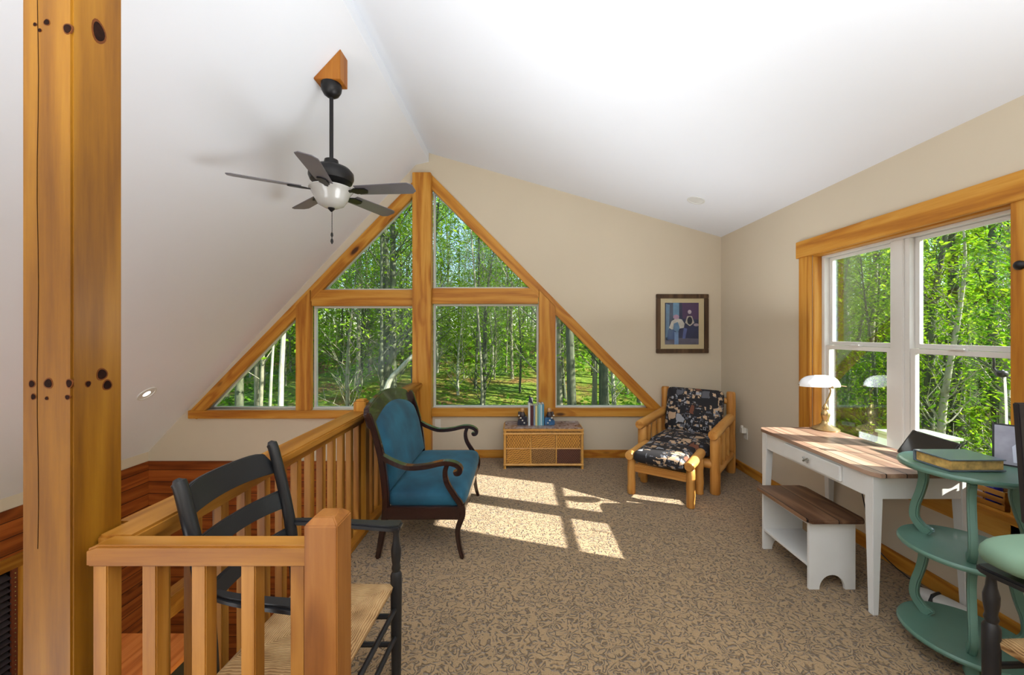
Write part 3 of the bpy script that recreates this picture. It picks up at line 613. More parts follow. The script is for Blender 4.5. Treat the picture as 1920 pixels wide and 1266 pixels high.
# ------------------------------------------------------------ black ladder-back armchairs with rush seats
def ladder_chair(label, loc, rz, group):
    """local: faces +x, seat centre at the origin, width along y"""
    t = thing('armchair', label, 'armchair', loc, rz, group, world=False)
    W, D = .235, .185; sz = .43
    for s_ in (-1, 1):
        y = s_*W*.93
        path = bez([(-.245, y, 0), (-.225, y, .22), (-.222, y, .43), (-.25, y, .7), (-.315, y, .98), (-.338, y, 1.03)], 20)
        n = len(path); MB().tube(path, [.017+.004*math.sin(PI*i/n) if i < n-3 else .02-.006*(i-n+3) for i in range(n)], 12, sy=1.15).build('back_post', BLACK, t)
        y = s_*(W+.012)
        MB().lathe([(.015, 0), (.02, .03), (.022, .2), (.024, .4), (.024, .46), (.016, .475), (.02, .49), (.016, .505), (.021, .54), (.022, .57), (.015, .6), (.012, .635), (.017, .655)], (D+.02, y, 0), 16).build('front_leg', BLACK, t)
        # arm
        mb = MB(); P = bez([(-.262, s_*(W*.95), .685), (-.12, s_*(W+.015), .675), (.06, s_*(W+.02), .665), (.16, s_*(W+.022), .662), (.225, s_*(W+.025), .662)], 18)
        n = len(P); mb.strip(P, [.03+.04*min(1, i/n*1.3)**1.2 if i < n-2 else .066-.014*(i-n+2) for i in range(n)], .026, (0, 0, 1)); mb.build('arm', BLACK, t, .008)
    for z0, z1, x in ((.90, 1.0, -.305), (.75, .825, -.268), (.60, .665, -.24)):
        mb = MB(); n = 14; vs = []
        for i in range(n+1):
            u = i/n*2-1; y = u*W*.9; bow = -.03*(1-u*u)
            top = z1-(.03*abs(u)**6 if z1 > .99 else 0)-(.02 if abs(u) > .93 and z1 > .99 else 0)
            lean = (z1-z0)*-.28
            for (zz, xx) in ((z0+.012*(1-u*u), x+bow), (top, x+bow+lean)):
                vs += [(xx-.007, y, zz), (xx+.007, y, zz)]
        fs = []
        for i in range(n):
            a = i*4; b = a+4
            fs += [(a, b, b+2, a+2), (a+1, a+3, b+3, b+1), (a+2, b+2, b+3, a+3), (a, a+1, b+1, b)]
        fs += [(0, 2, 3, 1), (n*4, n*4+1, n*4+3, n*4+2)]
        mb.add(vs, fs); mb.build('back_slat', BLACK, t, .003)
    # rush seat
    mb = MB(); n = 16; vs = []; idx = {}
    def top(u, v): return sz+.008-.016*(1-max(abs(u), abs(v)))
    for j in range(n+1):
        for i in range(n+1):
            u, v = i/n*2-1, j/n*2-1; hw = W*(.93+.07*(u+1)/2)+.012
            e = max(abs(u), abs(v)); z = top(u, v)-(.02 if e > .99 else 0)
            vs.append((u*(D+.015), v*hw, z))
    for j in range(n+1):
        for i in range(n+1):
            u, v = i/n*2-1, j/n*2-1; hw = W*(.93+.07*(u+1)/2)+.006
            vs.append((u*(D+.008), v*hw, sz-.035))
    o = (n+1)**2; fs = []
    for j in range(n):
        for i in range(n):
            a = j*(n+1)+i; fs += [(a, a+1, a+n+2, a+n+1), (a+o, a+o+n+1, a+o+n+2, a+o+1)]
    for i in range(n):
        fs += [(i, i+o, i+1+o, i+1), (n*(n+1)+i, n*(n+1)+i+1, n*(n+1)+i+1+o, n*(n+1)+i+o)]
        a = i*(n+1); fs += [(a, a+n+1, a+n+1+o, a+o), (a+n, a+n+o, a+2*n+1+o, a+2*n+1)]
    mb.add(vs, fs); mb.build('rush_seat', RUSH, t, ang=50, label='woven tan rush seat')
    for z in (.2, .32):
        MB().tube([(D+.02, -W-.01, z), (D+.02, W+.01, z)], .0105, 10).build('stretcher', BLACK, t)
        for s_ in (-1, 1): MB().tube([(D+.02, s_*(W+.01), z-.04), (-.225, s_*W*.93, z-.04)], .0105, 10).build('stretcher', BLACK, t)
    MB().tube([(-.225, -W*.93, .25), (-.225, W*.93, .25)], .0105, 10).build('stretcher', BLACK, t)
    return t
ladder_chair('black ladder-back armchair with tan rush seat against the pine railing', (-.745, 1.46, 0), math.radians(-3), None)
ladder_chair('black armchair with rush seat at lower right before the green tiered table', (1.925, 1.2, 0), math.radians(92), None)
o = MB().cushion((1.87, 1.31, .75), (.60, .15, .125), e=.45).build('bolster_cushion', SAGE); tag(o, 'smooth pale sage bolster lying across the arms of the right black armchair', 'cushion')
t = thing('display_panel', 'tall narrow black panel standing upright at the right edge above the bolster', 'panel', (2.02, 1.36, .80))
mb = MB().add([(1.83, 1.42, .805), (2.25, 1.42, .805), (2.25, 1.44, .805), (1.83, 1.44, .805), (1.86, 1.47, 1.235), (2.25, 1.47, 1.235), (2.25, 1.49, 1.235), (1.86, 1.49, 1.235)],
    [(3, 2, 1, 0), (4, 5, 6, 7), (0, 1, 5, 4), (1, 2, 6, 5), (2, 3, 7, 6), (3, 0, 4, 7)]); mb.build('panel_board', plain('matt_black_panel', srgb(34, 28, 28), .5), t, .004)
MB().box(1.95, 2.15, 1.33, 1.45, .797, .808).build('panel_foot', BLACK, t, .003)

# ------------------------------------------------------------ blue velvet settee
t = thing('settee', 'small settee in teal blue velvet with dark curved wooden frame by the railing', 'settee', (-.65, 3.1, 0))
YN, YF_ = 2.62, 3.62
def bx_(y): return 0
for y, nm in ((YN, 0), (YF_, 1)):
    P = bez([(-.935, y, 0), (-.91, y, .14), (-.885, y, .3), (-.885, y, .45), (-.915, y, .68), (-.975, y, .90), (-1.0, y, .965)], 24); n = len(P)
    MB().strip(P, [.034+.012*math.sin(PI*i/n) for i in range(n)], .04, (0, 1, 0)).build('back_leg', MAHOG, t, .008)
    P = bez([(-.372, y, 0), (-.394, y, .08), (-.405, y, .19), (-.375, y, .29), (-.385, y, .36)], 16); n = len(P)
    MB().strip(P, [.026+.026*(i/n)**1.5 for i in range(n)], .042, (0, 1, 0)).build('front_leg', MAHOG, t, .008, label='reddish brown sunlit leg' if nm else None)
    # arm with scroll
    P = bez([(-.905, y, .675), (-.84, y, .64), (-.74, y, .605), (-.62, y, .61), (-.5, y, .635), (-.43, y, .628), (-.39, y, .6), (-.392, y, .57), (-.415, y, .565), (-.422, y, .582)], 40); n = len(P)
    MB().strip(P, [.03 if i < n*.75 else .026 for i in range(n)], .05, (0, 1, 0)).build('arm', MAHOG, t, .009)
    P = bez([(-.475, y, .625), (-.49, y, .57), (-.478, y, .5), (-.43, y, .42), (-.385, y, .35), (-.378, y, .27)], 22)
    MB().strip(P, [.03+.01*i/len(P) for i in range(len(P))], .036, (0, 1, 0)).build('arm_support', MAHOG, t, .008)
for a, b, nm in (((-.385, YN), (-.385, YF_), 'front_apron'), ((-.89, YN), (-.89, YF_), 'rear_apron')):
    MB().box(a[0]-.018, a[0]+.018, a[1], b[1], .26, .345).build(nm, MAHOG, t, .006)
for y in (YN, YF_): MB().box(-.9, -.37, y-.018, y+.018, .26, .345).build('side_apron', MAHOG, t, .006)
# seat cushion: rounded with a dip
mb = MB(); mb.cushion((-.625, (YN+YF_)/2, .375), (.54, YF_-YN-.02, .17), e=.18, nu=56, nv=18, p=.42, pz=.7); so = mb.build('seat', VELVET, t)
# backrest: arched, leaning upholstered panel
def backx(z): return -.885-(z-.42)*.19-(.3*(z-.72) if z > .72 else 0)*.55
mb = MB(); vs = []; ny, nz = 22, 12
def topz(u): return .985-.10*abs(u)**3.0+.0
ya, yb = YN+.045, YF_-.045
for side in (0, 1):
    for j in range(nz+1):
        for i in range(ny+1):
            u = i/ny*2-1; v = j/nz
            zt = (.965-.095*u*u) ; zb = .425
            z = zb+(zt-zb)*v; y = (ya+yb)/2+u*(yb-ya)/2*(1-.02*(v > .9))
            e = min(1-abs(u), v, 1-v); puff = .045*min(1, e/.14)**.5
            x = backx(z)+(.012+puff if side == 0 else -.02)
            vs.append((x, y, z))
o_ = (ny+1)*(nz+1); fs = []
for j in range(nz):
    for i in range(ny):
        a = j*(ny+1)+i; fs += [(a, a+1, a+ny+2, a+ny+1), (a+o_, a+o_+ny+1, a+o_+ny+2, a+o_+1)]
for i in range(ny): fs += [(i, i+o_, i+1+o_, i+1), (nz*(ny+1)+i, nz*(ny+1)+i+1, nz*(ny+1)+i+1+o_, nz*(ny+1)+i+o_)]
for j in range(nz):
    a = j*(ny+1); fs += [(a, a+ny+1, a+ny+1+o_, a+o_), (a+ny, a+ny+o_, a+2*ny+1+o_, a+2*ny+1)]
mb.add(vs, fs); mb.build('backrest', VELVET, t, ang=60)
# crest rail
mb = MB(); n = 22; vs = []
for i in range(n+1):
    u = i/n*2-1; y = (YN+YF_)/2+u*((YF_-YN)/2-.01)
    zlo = .965-.095*u*u-.02; zhi = 1.045-.075*u*u-(.03 if abs(u) > .94 else 0)
    for z in (zlo, zhi):
        x = backx(z); vs += [(x-.02, y, z), (x+.018, y, z)]
fs = []
for i in range(n):
    a = i*4; b = a+4; fs += [(a, b, b+2, a+2), (a+1, a+3, b+3, b+1), (a+2, b+2, b+3, a+3), (a, a+1, b+1, b)]
fs += [(0, 2, 3, 1), (n*4, n*4+1, n*4+3, n*4+2)]
mb.add(vs, fs); mb.build('crest_rail', MAHOG, t, .007)
MB().box(-.905, -.875, YN, YF_, .4, .43).build('lower_back_rail', MAHOG, t, .005)

# ------------------------------------------------------------ wicker chest and books
t = thing('wicker_chest', 'rattan and wicker chest with grey lid under the gable window', 'chest', (.27, 4.5, 0))
x0, x1, y0, y1, zt = -.17, .71, 4.32, 4.685, .45
MB().box(x0+.02, x1-.02, y0+.014, y1-.01, .045, zt-.03).build('body', WICK[2], t)
fr = MB()
for x in (x0+.015, x1-.015):
    for y in (y0+.012, y1-.012): fr.tube([(x, y, 0), (x, y, zt-.03)], .015, 10)
for z in (.045, zt-.065): fr.tube([(x0, y0+.01, z), (x1, y0+.01, z)], .014, 10); fr.tube([(x0+.01, y0, z), (x0+.01, y1, z)], .012, 8); fr.tube([(x1-.01, y0, z), (x1-.01, y1, z)], .012, 8)
fr.tube([(x0+.02, y0+.012, .222), (x1-.02, y0+.012, .222)], .007, 8)
for k in (1, 2):
    x = x0+.02+(x1-x0-.04)*k/3; fr.tube([(x, y0+.012, .05), (x, y0+.012, zt-.07)], .008, 8)
fr.build('rattan_frame', RATTAN, t)
for r in range(2):
    for k in range(3):
        xa = x0+.03+(x1-x0-.06)*k/3+.008; xb = x0+.03+(x1-x0-.06)*(k+1)/3-.008
        za, zb = ((.058, .216), (.228, .372))[r]
        mat = (WICK[1], WICK[2], WICK[3])[k] if r == 0 else (WICK[0], WICK[1], WICK[0])[k]
        MB().box(xa, xb, y0+.008, y0+.02, za, zb).build('woven_panel', mat, t, .002, label='dark brown woven panel' if (r == 0 and k == 2) else None)
l = MB().box(x0-.005, x1+.005, y0-.01, y1, zt-.035, zt-.012).build('lid_rim', RATTAN, t, .01)
MB().box(x0+.012, x1-.012, y0+.006, y1-.012, zt-.013, zt).build('lid', LID, t, .004, label='glossy grey brown lid')
books = [(.105, .022, .25, (206, 214, 216), 'pale grey'), (.128, .034, .225, (78, 28, 34), 'dark maroon'), (.165, .018, .22, (128, 150, 170), 'slate blue'), (.185, .020, .222, (216, 204, 140), 'cream yellow'),
         (.206, .016, .226, (104, 150, 140), 'sea green'), (.223, .02, .238, (120, 176, 190), 'light turquoise'), (.244, .016, .232, (184, 206, 208), 'pale blue white'), (.261, .022, .24, (70, 132, 156), 'teal blue')]
be = [(-.01, .10, 'bookend with dark figure at the left of the books on the wicker chest', srgb(40, 44, 60), -1), (.29, .11, 'blue bookend with small figure at the right of the books on the wicker chest', srgb(46, 94, 136), 1)]
for x, w_, h, col, nm in books:
    X = x; Y = 4.44
    b = thing('book', nm+' book standing upright between bookends on the wicker chest', 'book', (X, Y, zt), group='books on the wicker chest')
    cm = plain('book_cover_'+nm.replace(' ', '_'), srgb(*col), .5)
    mb = MB().box(X, X+.003, Y, Y+.15, zt, zt+h).box(X+w_-.003, X+w_, Y, Y+.15, zt, zt+h).box(X, X+w_, Y-.002, Y+.003, zt, zt+h); mb.build('cover', cm, b, .001)
    MB().box(X+.003, X+w_-.003, Y+.003, Y+.145, zt+.003, zt+h-.004).build('pages', PLATE, b)
b = thing('book', 'navy booklet leaning open above the maroon book on the wicker chest', 'book', (.12, 4.50, zt+.25), group='books on the wicker chest')
mb = MB().add([(.108, 4.5, zt+.245), (.165, 4.5, zt+.232), (.165, 4.508, zt+.232), (.108, 4.508, zt+.245), (.118, 4.5, zt+.33), (.122, 4.508, zt+.33)], [(0, 1, 4), (2, 3, 5), (0, 4, 5, 3), (1, 2, 5, 4), (0, 3, 2, 1)])
mb.build('cover', plain('navy_card', srgb(36, 38, 72), .5), b)
MB().box(.125, .16, 4.51, 4.514, zt+.236, zt+.3).build('pages', PLATE, b)
for x, w_, lab, col, s_ in be:
    b = thing('bookend', lab, 'bookend', (x+w_/2, 4.5, zt))
    cm = plain('glazed_'+('blue' if s_ > 0 else 'navy'), col, .2, var=.4, scale=30)
    if s_ > 0: base = [(x, zt), (x+w_, zt), (x+w_+.005, zt+.05), (x+w_*.5, zt+.09), (x, zt+.085)]
    else: base = [(x-.01, zt), (x+w_, zt), (x+w_, zt+.1), (x+w_*.5, zt+.10), (x, zt+.06)]
    MB().prism(base, 'y', 4.44, 4.54).build('base', cm, b, .006)
    hx = x+w_*.5
    MB().lathe([(.03, zt+.085), (.034, zt+.11), (.022, zt+.14), (.012, zt+.15)], (hx, 4.49, 0), 12).cushion((hx+s_*.035, 4.48, zt+.125), (.03, .03, .05), .8, 10, 8).build('figure_body', plain('figure_dark', srgb(60, 48, 48), .4), b)
    MB().cushion((hx, 4.485, zt+.165), (.045, .045, .05), .9, 14, 10).build('figure_head', plain('figure_tan', srgb(196, 152, 104), .4), b)
    mb = MB()
    for k in range(4): mb.cushion((x+w_*(.5+.22*k*s_*.9)-s_*.02, 4.435, zt+.03+.028*k), (.018, .012, .016), 1, 8, 6)
    mb.build('painted_dots', PLATE, b)

# ------------------------------------------------------------ log armchair and ottoman
ANG = math.atan2(-.43, .54)                      # chair's right-hand axis in the room
def logs(mb, a, b, r, taper=1.0):
    a, b = Vector(a), Vector(b); n = 7; d = b-a
    P = [a+d*(i/(n-1))+Vector((.002*math.sin(i*2.1+r*99), .002*math.cos(i*1.7), 0)) for i in range(n)]
    R = [r*(1+(taper-1)*i/(n-1))*(1+.03*math.sin(i*1.9+a.x*7)) for i in range(n)]
    R[0] *= .86; R[-1] *= .86
    P = [a+d*.0]+[a+d*.02]+P[1:-1]+[a+d*.98]+[b]; R = [R[0]]+[r]+R[1:-1]+[r*taper]+[R[-1]]
    mb.tube(P, R, 16)
    return mb
# local frame: x = right, y = towards the back, origin under the front-left post
t = thing('log_armchair', 'rustic peeled-log armchair with dark lodge-print cushions in the corner', 'armchair', (1.28, 4.09, 0), ANG, world=False)
WC, DC = .69, .72
for x, nm in ((0, 'l'), (WC, 'r')):
    logs(MB(), (x, 0, 0), (x, 0, .53), .045).build('front_post', LOG, t)
    logs(MB(), (x, DC, 0), (x, DC, .86), .045).build('rear_post', LOG, t)
    logs(MB(), (x, -.09, .555), (x, DC-.03, .59), .046).build('arm_log', LOGX, t)
    logs(MB(), (x, .02, .2), (x, DC-.02, .2), .04).build('side_rail', LOGX, t)
    for k in range(3): logs(MB(), (x, .17+k*.165, .22), (x, .17+k*.165, .53), .027).build('spindle', LOG, t)
logs(MB(), (.02, 0, .27), (WC-.02, 0, .27), .042).build('front_rail', LOGR, t)
logs(MB(), (.02, DC, .3), (WC-.02, DC, .3), .04).build('back_rail', LOGR, t)
logs(MB(), (.02, DC, .76), (WC-.02, DC, .76), .034).build('back_rail', LOGR, t)
MB().cushion((WC/2, .33, .36), (WC-.1, .68, .15), e=.18, nu=48, nv=14, p=.4).build('seat_cushion', LODGE, t)
mb = MB(); mb.M = Matrix.Translation((WC/2, DC-.12, .63)) @ Matrix.Rotation(math.radians(-14), 4, 'X'); mb.M = mb.M @ Matrix.Rotation(PI/2, 4, 'X'); mb.cushion((0, 0, 0), (WC-.10, .50, .14), e=.17, nu=56, nv=18, p=.4); mb.build('back_cushion', LODGE, t)
t = thing('ottoman', 'low peeled-log ottoman with lodge-print cushion in front of the log armchair', 'ottoman', (1.048, 3.675, 0), math.atan2(3.374-3.675, 1.468-1.048), world=False)
WO, DO = .517, .355
for x in (0, WO):
    for y in (0, DO): logs(MB(), (x, y, 0), (x, y, .33), .036).build('leg', LOG, t)
    logs(MB(), (x, -.07, .365), (x, DO+.08, .365), .041).build('side_log', LOGX, t)
MB().box(.02, WO-.02, -.012, .02, .21, .285).build('front_rail', LOGR, t, .008); MB().box(.02, WO-.02, DO-.02, DO+.012, .21, .285).build('rear_rail', LOGR, t, .008)
MB().cushion((WO/2, DO/2, .365), (WO-.06, DO+.16, .13), e=.16, nu=48, nv=14, p=.4).build('cushion', LODGE, t)

# ------------------------------------------------------------ desk, bench and what stands on the desk
t = thing('desk', 'white painted writing desk with weathered board top below the right window', 'desk', (2.13, 2.57, 0))
DX0, DX1, DY0, DY1 = 1.873, 2.395, 2.087, 3.04
mb = MB().prism([(1.858, 2.10), (1.885, 2.055), (XR-.025, 2.055), (XR-.025, 3.075), (1.885, 3.075), (1.858, 3.03)], 'z', .737, .76); mb.build('tabletop', DESKTOP, t, .003)
def taper_leg(x, y, sx, sy, name='leg'):
    a, b = .052, .03
    vs = []
    for z, w_ in ((0, b), (.6, a), (.737, a)):
        for u, v in ((0, 0), (1, 0), (1, 1), (0, 1)): vs.append((x+sx*u*w_, y+sy*v*w_, z))
    fs = [(3, 2, 1, 0), (8, 9, 10, 11)]+[(i*4+k, i*4+(k+1) % 4, i*4+4+(k+1) % 4, i*4+4+k) for i in range(2) for k in range(4)]
    MB().add(vs, fs).build(name, WHITE_PAINT, t, .002)
for x, sx in ((DX0, 1), (DX1, -1)):
    for y, sy in ((DY0, 1), (DY1, -1)): taper_leg(x, y, sx, sy)
MB().box(DX0+.004, DX0+.024, DY0+.05, DY1-.05, .615, .737).build('apron', WHITE_PAINT, t, .002); MB().box(DX1-.024, DX1-.004, DY0+.05, DY1-.05, .615, .737).build('apron', WHITE_PAINT, t, .002)
MB().box(DX0+.05, DX1-.05, DY0+.004, DY0+.024, .615, .737).build('apron', WHITE_PAINT, t, .002); MB().box(DX0+.05, DX1-.05, DY1-.024, DY1-.004, .615, .737).build('apron', WHITE_PAINT, t, .002)
d = MB().box(DX0-.014, DX0+.004, 2.29, 2.77, .632, .722).build('drawer', WHITE_PAINT, t, .003)
mb = MB().lathe([(.006, -.014), (.005, -.03)], (DX0, 2.535, .68), 10, 'x'); mb.tube([(DX0-.034, 2.515, .668), (DX0-.034, 2.555, .692)], .006, 8).tube([(DX0-.034, 2.515, .692), (DX0-.034, 2.555, .668)], .006, 8); mb.build('knob', CHROME, d)
t = thing('bench', 'small white bench with dark stained top standing before the desk', 'bench', (1.83, 2.5, 0))
BX0, BX1, BY0, BY1 = 1.69, 1.961, 2.298, 2.745
mb = MB().prism([(1.655, 2.29), (1.68, 2.255), (1.975, 2.255), (2.0, 2.29), (2.0, 2.745), (1.975, 2.78), (1.68, 2.78), (1.655, 2.745)], 'z', .40, .423); mb.build('seat', BENCHTOP, t, .004, label='dark stained board seat')
for y in (BY0, BY1-.018):
    xc = (BX0+BX1)/2; arc = [(xc+.075*math.cos(a), .0+.085*math.sin(a)) for a in [PI*k/14 for k in range(15)]]
    poly = [(BX0, 0)]+[(BX0+.018, 0)]+[]
    pts = [(BX0, .4), (BX0, 0), (xc-.075, 0)]+[(x, z) for x, z in reversed(arc)][1:-1]+[(xc+.075, 0), (BX1, 0), (BX1, .4)]
    MB().prism(pts, 'y', y, y+.018).build('end_panel', WHITE_PAINT, t, .0015)
MB().box(BX0+.004, BX1-.004, BY0+.018, BY1-.018, .125, .143).build('shelf', WHITE_PAINT, t, .002)
MB().box(BX0+.0, BX0+.014, BY0+.018, BY1-.018, .375, .4).build('stretcher', WHITE_PAINT, t, .002)

t = thing('desk_lamp', 'brass banker lamp with white glass shade at the far end of the desk', 'lamp', (2.32, 2.99, .76))
LX, LY = 2.33, 3.0
MB().lathe([(.088, .76), (.09, .768), (.075, .778), (.05, .79), (.028, .805), (.02, .83), (.024, .85), (.03, .87), (.026, .895), (.016, .91), (.02, .925), (.014, .94), (.007, .955)], (LX, LY, 0), 28).build('base', BRASS, t)
MB().tube(bez([(LX, LY, .95), (LX+.012, LY-.004, .99), (LX+.024, LY-.012, 1.03), (LX+.02, LY-.022, 1.065), (LX, LY-.03, 1.09)], 14), .0055, 10).build('stem', BRASS, t)
mb = MB(); vs = []; nl, na = 22, 12; SH = Matrix.Translation((2.265, 2.975, 1.092)) @ Matrix.Rotation(math.radians(-4), 4, 'Z')
for sh in (0, 1):
    for i in range(nl+1):
        u = i/nl*2-1; r0 = (1-abs(u)**3.2)**.5 if abs(u) < 1 else 0.0; r0 = max(r0, .1)
        for j in range(na+1):
            a = PI*j/na; r = r0*(1 if not sh else .94)
            vs.append((u*.145*(1 if not sh else .97), math.cos(a)*.062*r*(1.0), math.sin(a)*.085*r))
mb.M = SH; o_ = (nl+1)*(na+1); fs = []
for i in range(nl):
    for j in range(na):
        a = i*(na+1)+j; fs += [(a, a+1, a+na+2, a+na+1), (a+o_, a+o_+na+1, a+o_+na+2, a+o_+1)]
for i in range(nl):
    for j in (0, na): a = i*(na+1)+j; fs.append((a, a+na+1, a+na+1+o_, a+o_) if j == 0 else (a, a+o_, a+na+1+o_, a+na+1))
for i in (0, nl):
    for j in range(na): a = i*(na+1)+j; fs.append((a, a+1, a+1+o_, a+o_))
mb.add(vs, fs); mb.build('lamp_shade', OPAL, t, ang=70)
mb = MB(); mb.M = SH; mb.tube([(.145, 0, .005), (.19, -.004, .0)], .004, 8).tube([(.05, -.066, .0), (.05, -.04, .0)], .009, 8).tube([(-.15, 0, .01), (-.14, 0, .01)], .004, 6).tube([(.05, -.06, 0), (.05, .06, 0)], .004, 6); mb.build('shade_fitting', BRASS, t)

t = thing('tablet', 'slim black tablet leaning on the window at the near end of the desk', 'tablet', (2.38, 2.36, .76))
A = Vector((2.33, 2.432, .762)); B = Vector((2.28, 2.12, .762)); up = Vector((.11, .01, .133))
nn = (B-A).cross(up).normalized()*.006
vs = [A, B, B+up, A+up]; vs = [v-nn for v in vs]+[v+nn for v in vs]
MB().add(vs, [(3, 2, 1, 0), (4, 5, 6, 7), (0, 1, 5, 4), (1, 2, 6, 5), (2, 3, 7, 6), (3, 0, 4, 7)]).build('tablet_body', plain('black_leatherette', srgb(38, 35, 33), .5), t, .004)
vs = [A+(B-A)*.04+up*.05, A+(B-A)*.96+up*.05, A+(B-A)*.96+up*.95, A+(B-A)*.04+up*.95]
MB().add([v+nn*1.02 for v in vs]+[v+nn*1.1 for v in vs], [(3, 2, 1, 0), (4, 5, 6, 7), (0, 1, 5, 4), (1, 2, 6, 5), (2, 3, 7, 6), (3, 0, 4, 7)]).build('screen', plain('dark_screen', srgb(16, 18, 22), .1), t)
o = MB().tube(bez([(2.3, 2.74, .73), (2.33, 2.72, .55), (2.36, 2.69, .3), (2.37, 2.65, .1), (2.36, 2.4, .012), (2.37, 2.0, .01), (2.34, 1.9, .01), (2.36, 1.6, .01)], 40), .0035, 6).build('power_cord', BLACK); tag(o, 'thin black power cord hanging behind the desk and along the baseboard', 'cord')

# ------------------------------------------------------------ green three-tier table
TX, TY = 2.07, 1.83
t = thing('tiered_table', 'sage green round three-tier table with scrolled legs between desk and chair', 'table', (TX, TY, 0))
for z in (.1, .5, .88):
    R = .232
    MB().lathe([(R-.02, z-.022), (R-.004, z-.02), (R, z-.012), (R, z-.006), (R-.006, z+.002), (R-.012, z-.001), (.01, z-.002)], (TX, TY, 0), 56).build('tier', GREEN, t)
for z0, z1 in ((.1, .478), (.5, .858)):
    for a in (107, 228, -32):
        a = math.radians(a); ca, sa = math.cos(a), math.sin(a); h = z1-z0
        prof = [(.125, 0), (.16, .07), (.188, .18), (.185, .35), (.165, .55), (.152, .75), (.158, .9), (.172, 1)]
        P = bez([(TX+ca*r, TY+sa*r, z0+h*v) for r, v in prof], 28); n = len(P)
        MB().strip(P, [.05-.016*math.sin(PI*i/n)+(.012 if i < 3 else 0) for i in range(n)], .028, (-sa, ca, 0)).build('scroll_leg', GREEN, t, .006)
for a in (107, 228, -32):
    a = math.radians(a); MB().lathe([(.018, 0), (.028, .03), (.022, .06), (.03, .082)], (TX+math.cos(a)*.16, TY+math.sin(a)*.16, 0), 16).build('foot', GREEN, t)
t = thing('book', 'thick dark book with gilt page edges lying on the green tiered table', 'book', (2.03, 1.83, .883))
MB().box(1.917, 2.153, 1.752, 1.905, .887, .929).build('page_block', plain('gilt_page_edges', srgb(196, 160, 92), .35, var=.35, scale=40), t, .002, label='gilt page block')
CVR = plain('leather_sky_reflection', srgb(98, 112, 124), .3, coat=.3)  # dark cover with the sky's bluish reflection put into its base colour
MB().box(1.908, 2.16, 1.746, 1.912, .882, .887).box(1.908, 2.16, 1.746, 1.912, .929, .934).box(1.908, 2.16, 1.905, 1.913, .884, .932).build('cover', CVR, t, .002)
t = thing('photo_frame', 'small silver-grey photo frame standing behind the book on the green table', 'photo frame', (2.275, 1.80, .882), math.radians(-50.7), world=False)
mb = MB(); mb.M = Matrix.Rotation(math.radians(-8), 4, 'X'); mb.box(-.075, .075, -.006, .006, 0, .19); mb.build('frame', BLACK, t, .002)
mb = MB(); mb.M = Matrix.Rotation(math.radians(-8), 4, 'X'); mb.box(-.068, .068, -.008, -.006, .007, .183); mb.build('photo_print', plain('grey_photo', srgb(160, 160, 172), .2, var=.12, scale=18), t)
mb = MB(); mb.M = Matrix.Rotation(math.radians(-8), 4, 'X'); mb.cushion((.01, -.009, .12), (.03, .003, .035), 1, 14, 6).prism([(-.012, .02), (.035, .02), (.038, .09), (.022, .108), (-.002, .108), (-.016, .09)], 'y', -.0095, -.008); mb.build('pale_figure', plain('figure_white', srgb(206, 212, 226), .3), t)
# ------------------------------------------------------------ window sill things, shoe, outside hook
t = thing('sill_crate', 'small slatted wooden crate on the right window sill behind the green table', 'crate', (2.45, 2.07, WZ0+.01))
zc = WZ0+.011
for k in range(3): MB().box(2.40, 2.407, 1.95, 2.17, zc+.002+k*.034, zc+.026+k*.034).build('slat', RAIL[1], t, .001); MB().box(2.478, 2.485, 1.95, 2.17, zc+.002+k*.034, zc+.026+k*.034).build('slat', RAIL[1], t, .001)
for y in (1.95, 2.164): MB().box(2.402, 2.483, y, y+.008, zc, zc+.095).build('end_board', RAIL[0], t, .001)
o = MB().lathe([(.02, zc), (.03, zc+.02), (.032, zc+.09), (.024, zc+.12), (.018, zc+.13), (.02, zc+.14)], (2.442, 2.03, 0), 20).build('jar', plain('cobalt_glass', srgb(34, 44, 150), .1)); tag(o, 'cobalt blue jar standing inside the slatted crate on the sill', 'jar')
o = MB().box(2.41, 2.47, 2.10, 2.13, zc, zc+.13).build('paper_packet', PLATE, bevel=.002); tag(o, 'small white packet standing inside the slatted crate on the sill', 'packet')
t = thing('flower_posy', 'small posy of purple flowers with green stems on the right window sill', 'flowers', (2.43, 2.25, zc))
mb = MB()
for k in range(7):
    a = k*.9; mb.tube(bez([(2.43, 2.25, zc+.0), (2.43+.012*math.cos(a), 2.25+.02*math.sin(a), zc+.05), (2.425+.03*math.cos(a), 2.25+.045*math.sin(a), zc+.10+.01*(k % 3))], 8), .0032, 6)
mb.build('stem', plain('posy_green', srgb(110, 150, 60), .5), t)
mb = MB()
for k in range(7):
    a = k*.9; mb.cushion((2.425+.03*math.cos(a), 2.25+.045*math.sin(a), zc+.105+.01*(k % 3)), (.022, .022, .018), 1, 8, 6)
mb.build('blossom', plain('purple_petals', srgb(120, 84, 170), .6), t)
MB().lathe([(.012, zc), (.022, zc+.01), (.02, zc+.03), (.008, zc+.045)], (2.43, 2.25, 0), 14).build('holder', RAIL[2], t)
o = MB().box(2.44, 2.452, 2.33, 2.41, zc, zc+.14).build('leaflet', PLATE, bevel=.001); tag(o, 'white leaflet propped on the sill seen under the desk end', 'leaflet')
t = thing('shoe', 'white shoe with black strap lying on the carpet beside the baseboard', 'shoe', (2.3, 2.14, 0), math.radians(20), world=False)
MB().cushion((0, 0, .03), (.10, .26, .06), .8, 20, 10).build('upper', WHITE_PAINT, t); MB().cushion((0, 0, .008), (.105, .27, .016), .7, 20, 6).build('sole', plain('pinkish_sole', srgb(200, 170, 162), .6), t)
MB().tube([(-.054, .03, .03), (-.03, .03, .058), (.03, .03, .058), (.054, .03, .03)], .009, 8).build('strap', BLACK, t)
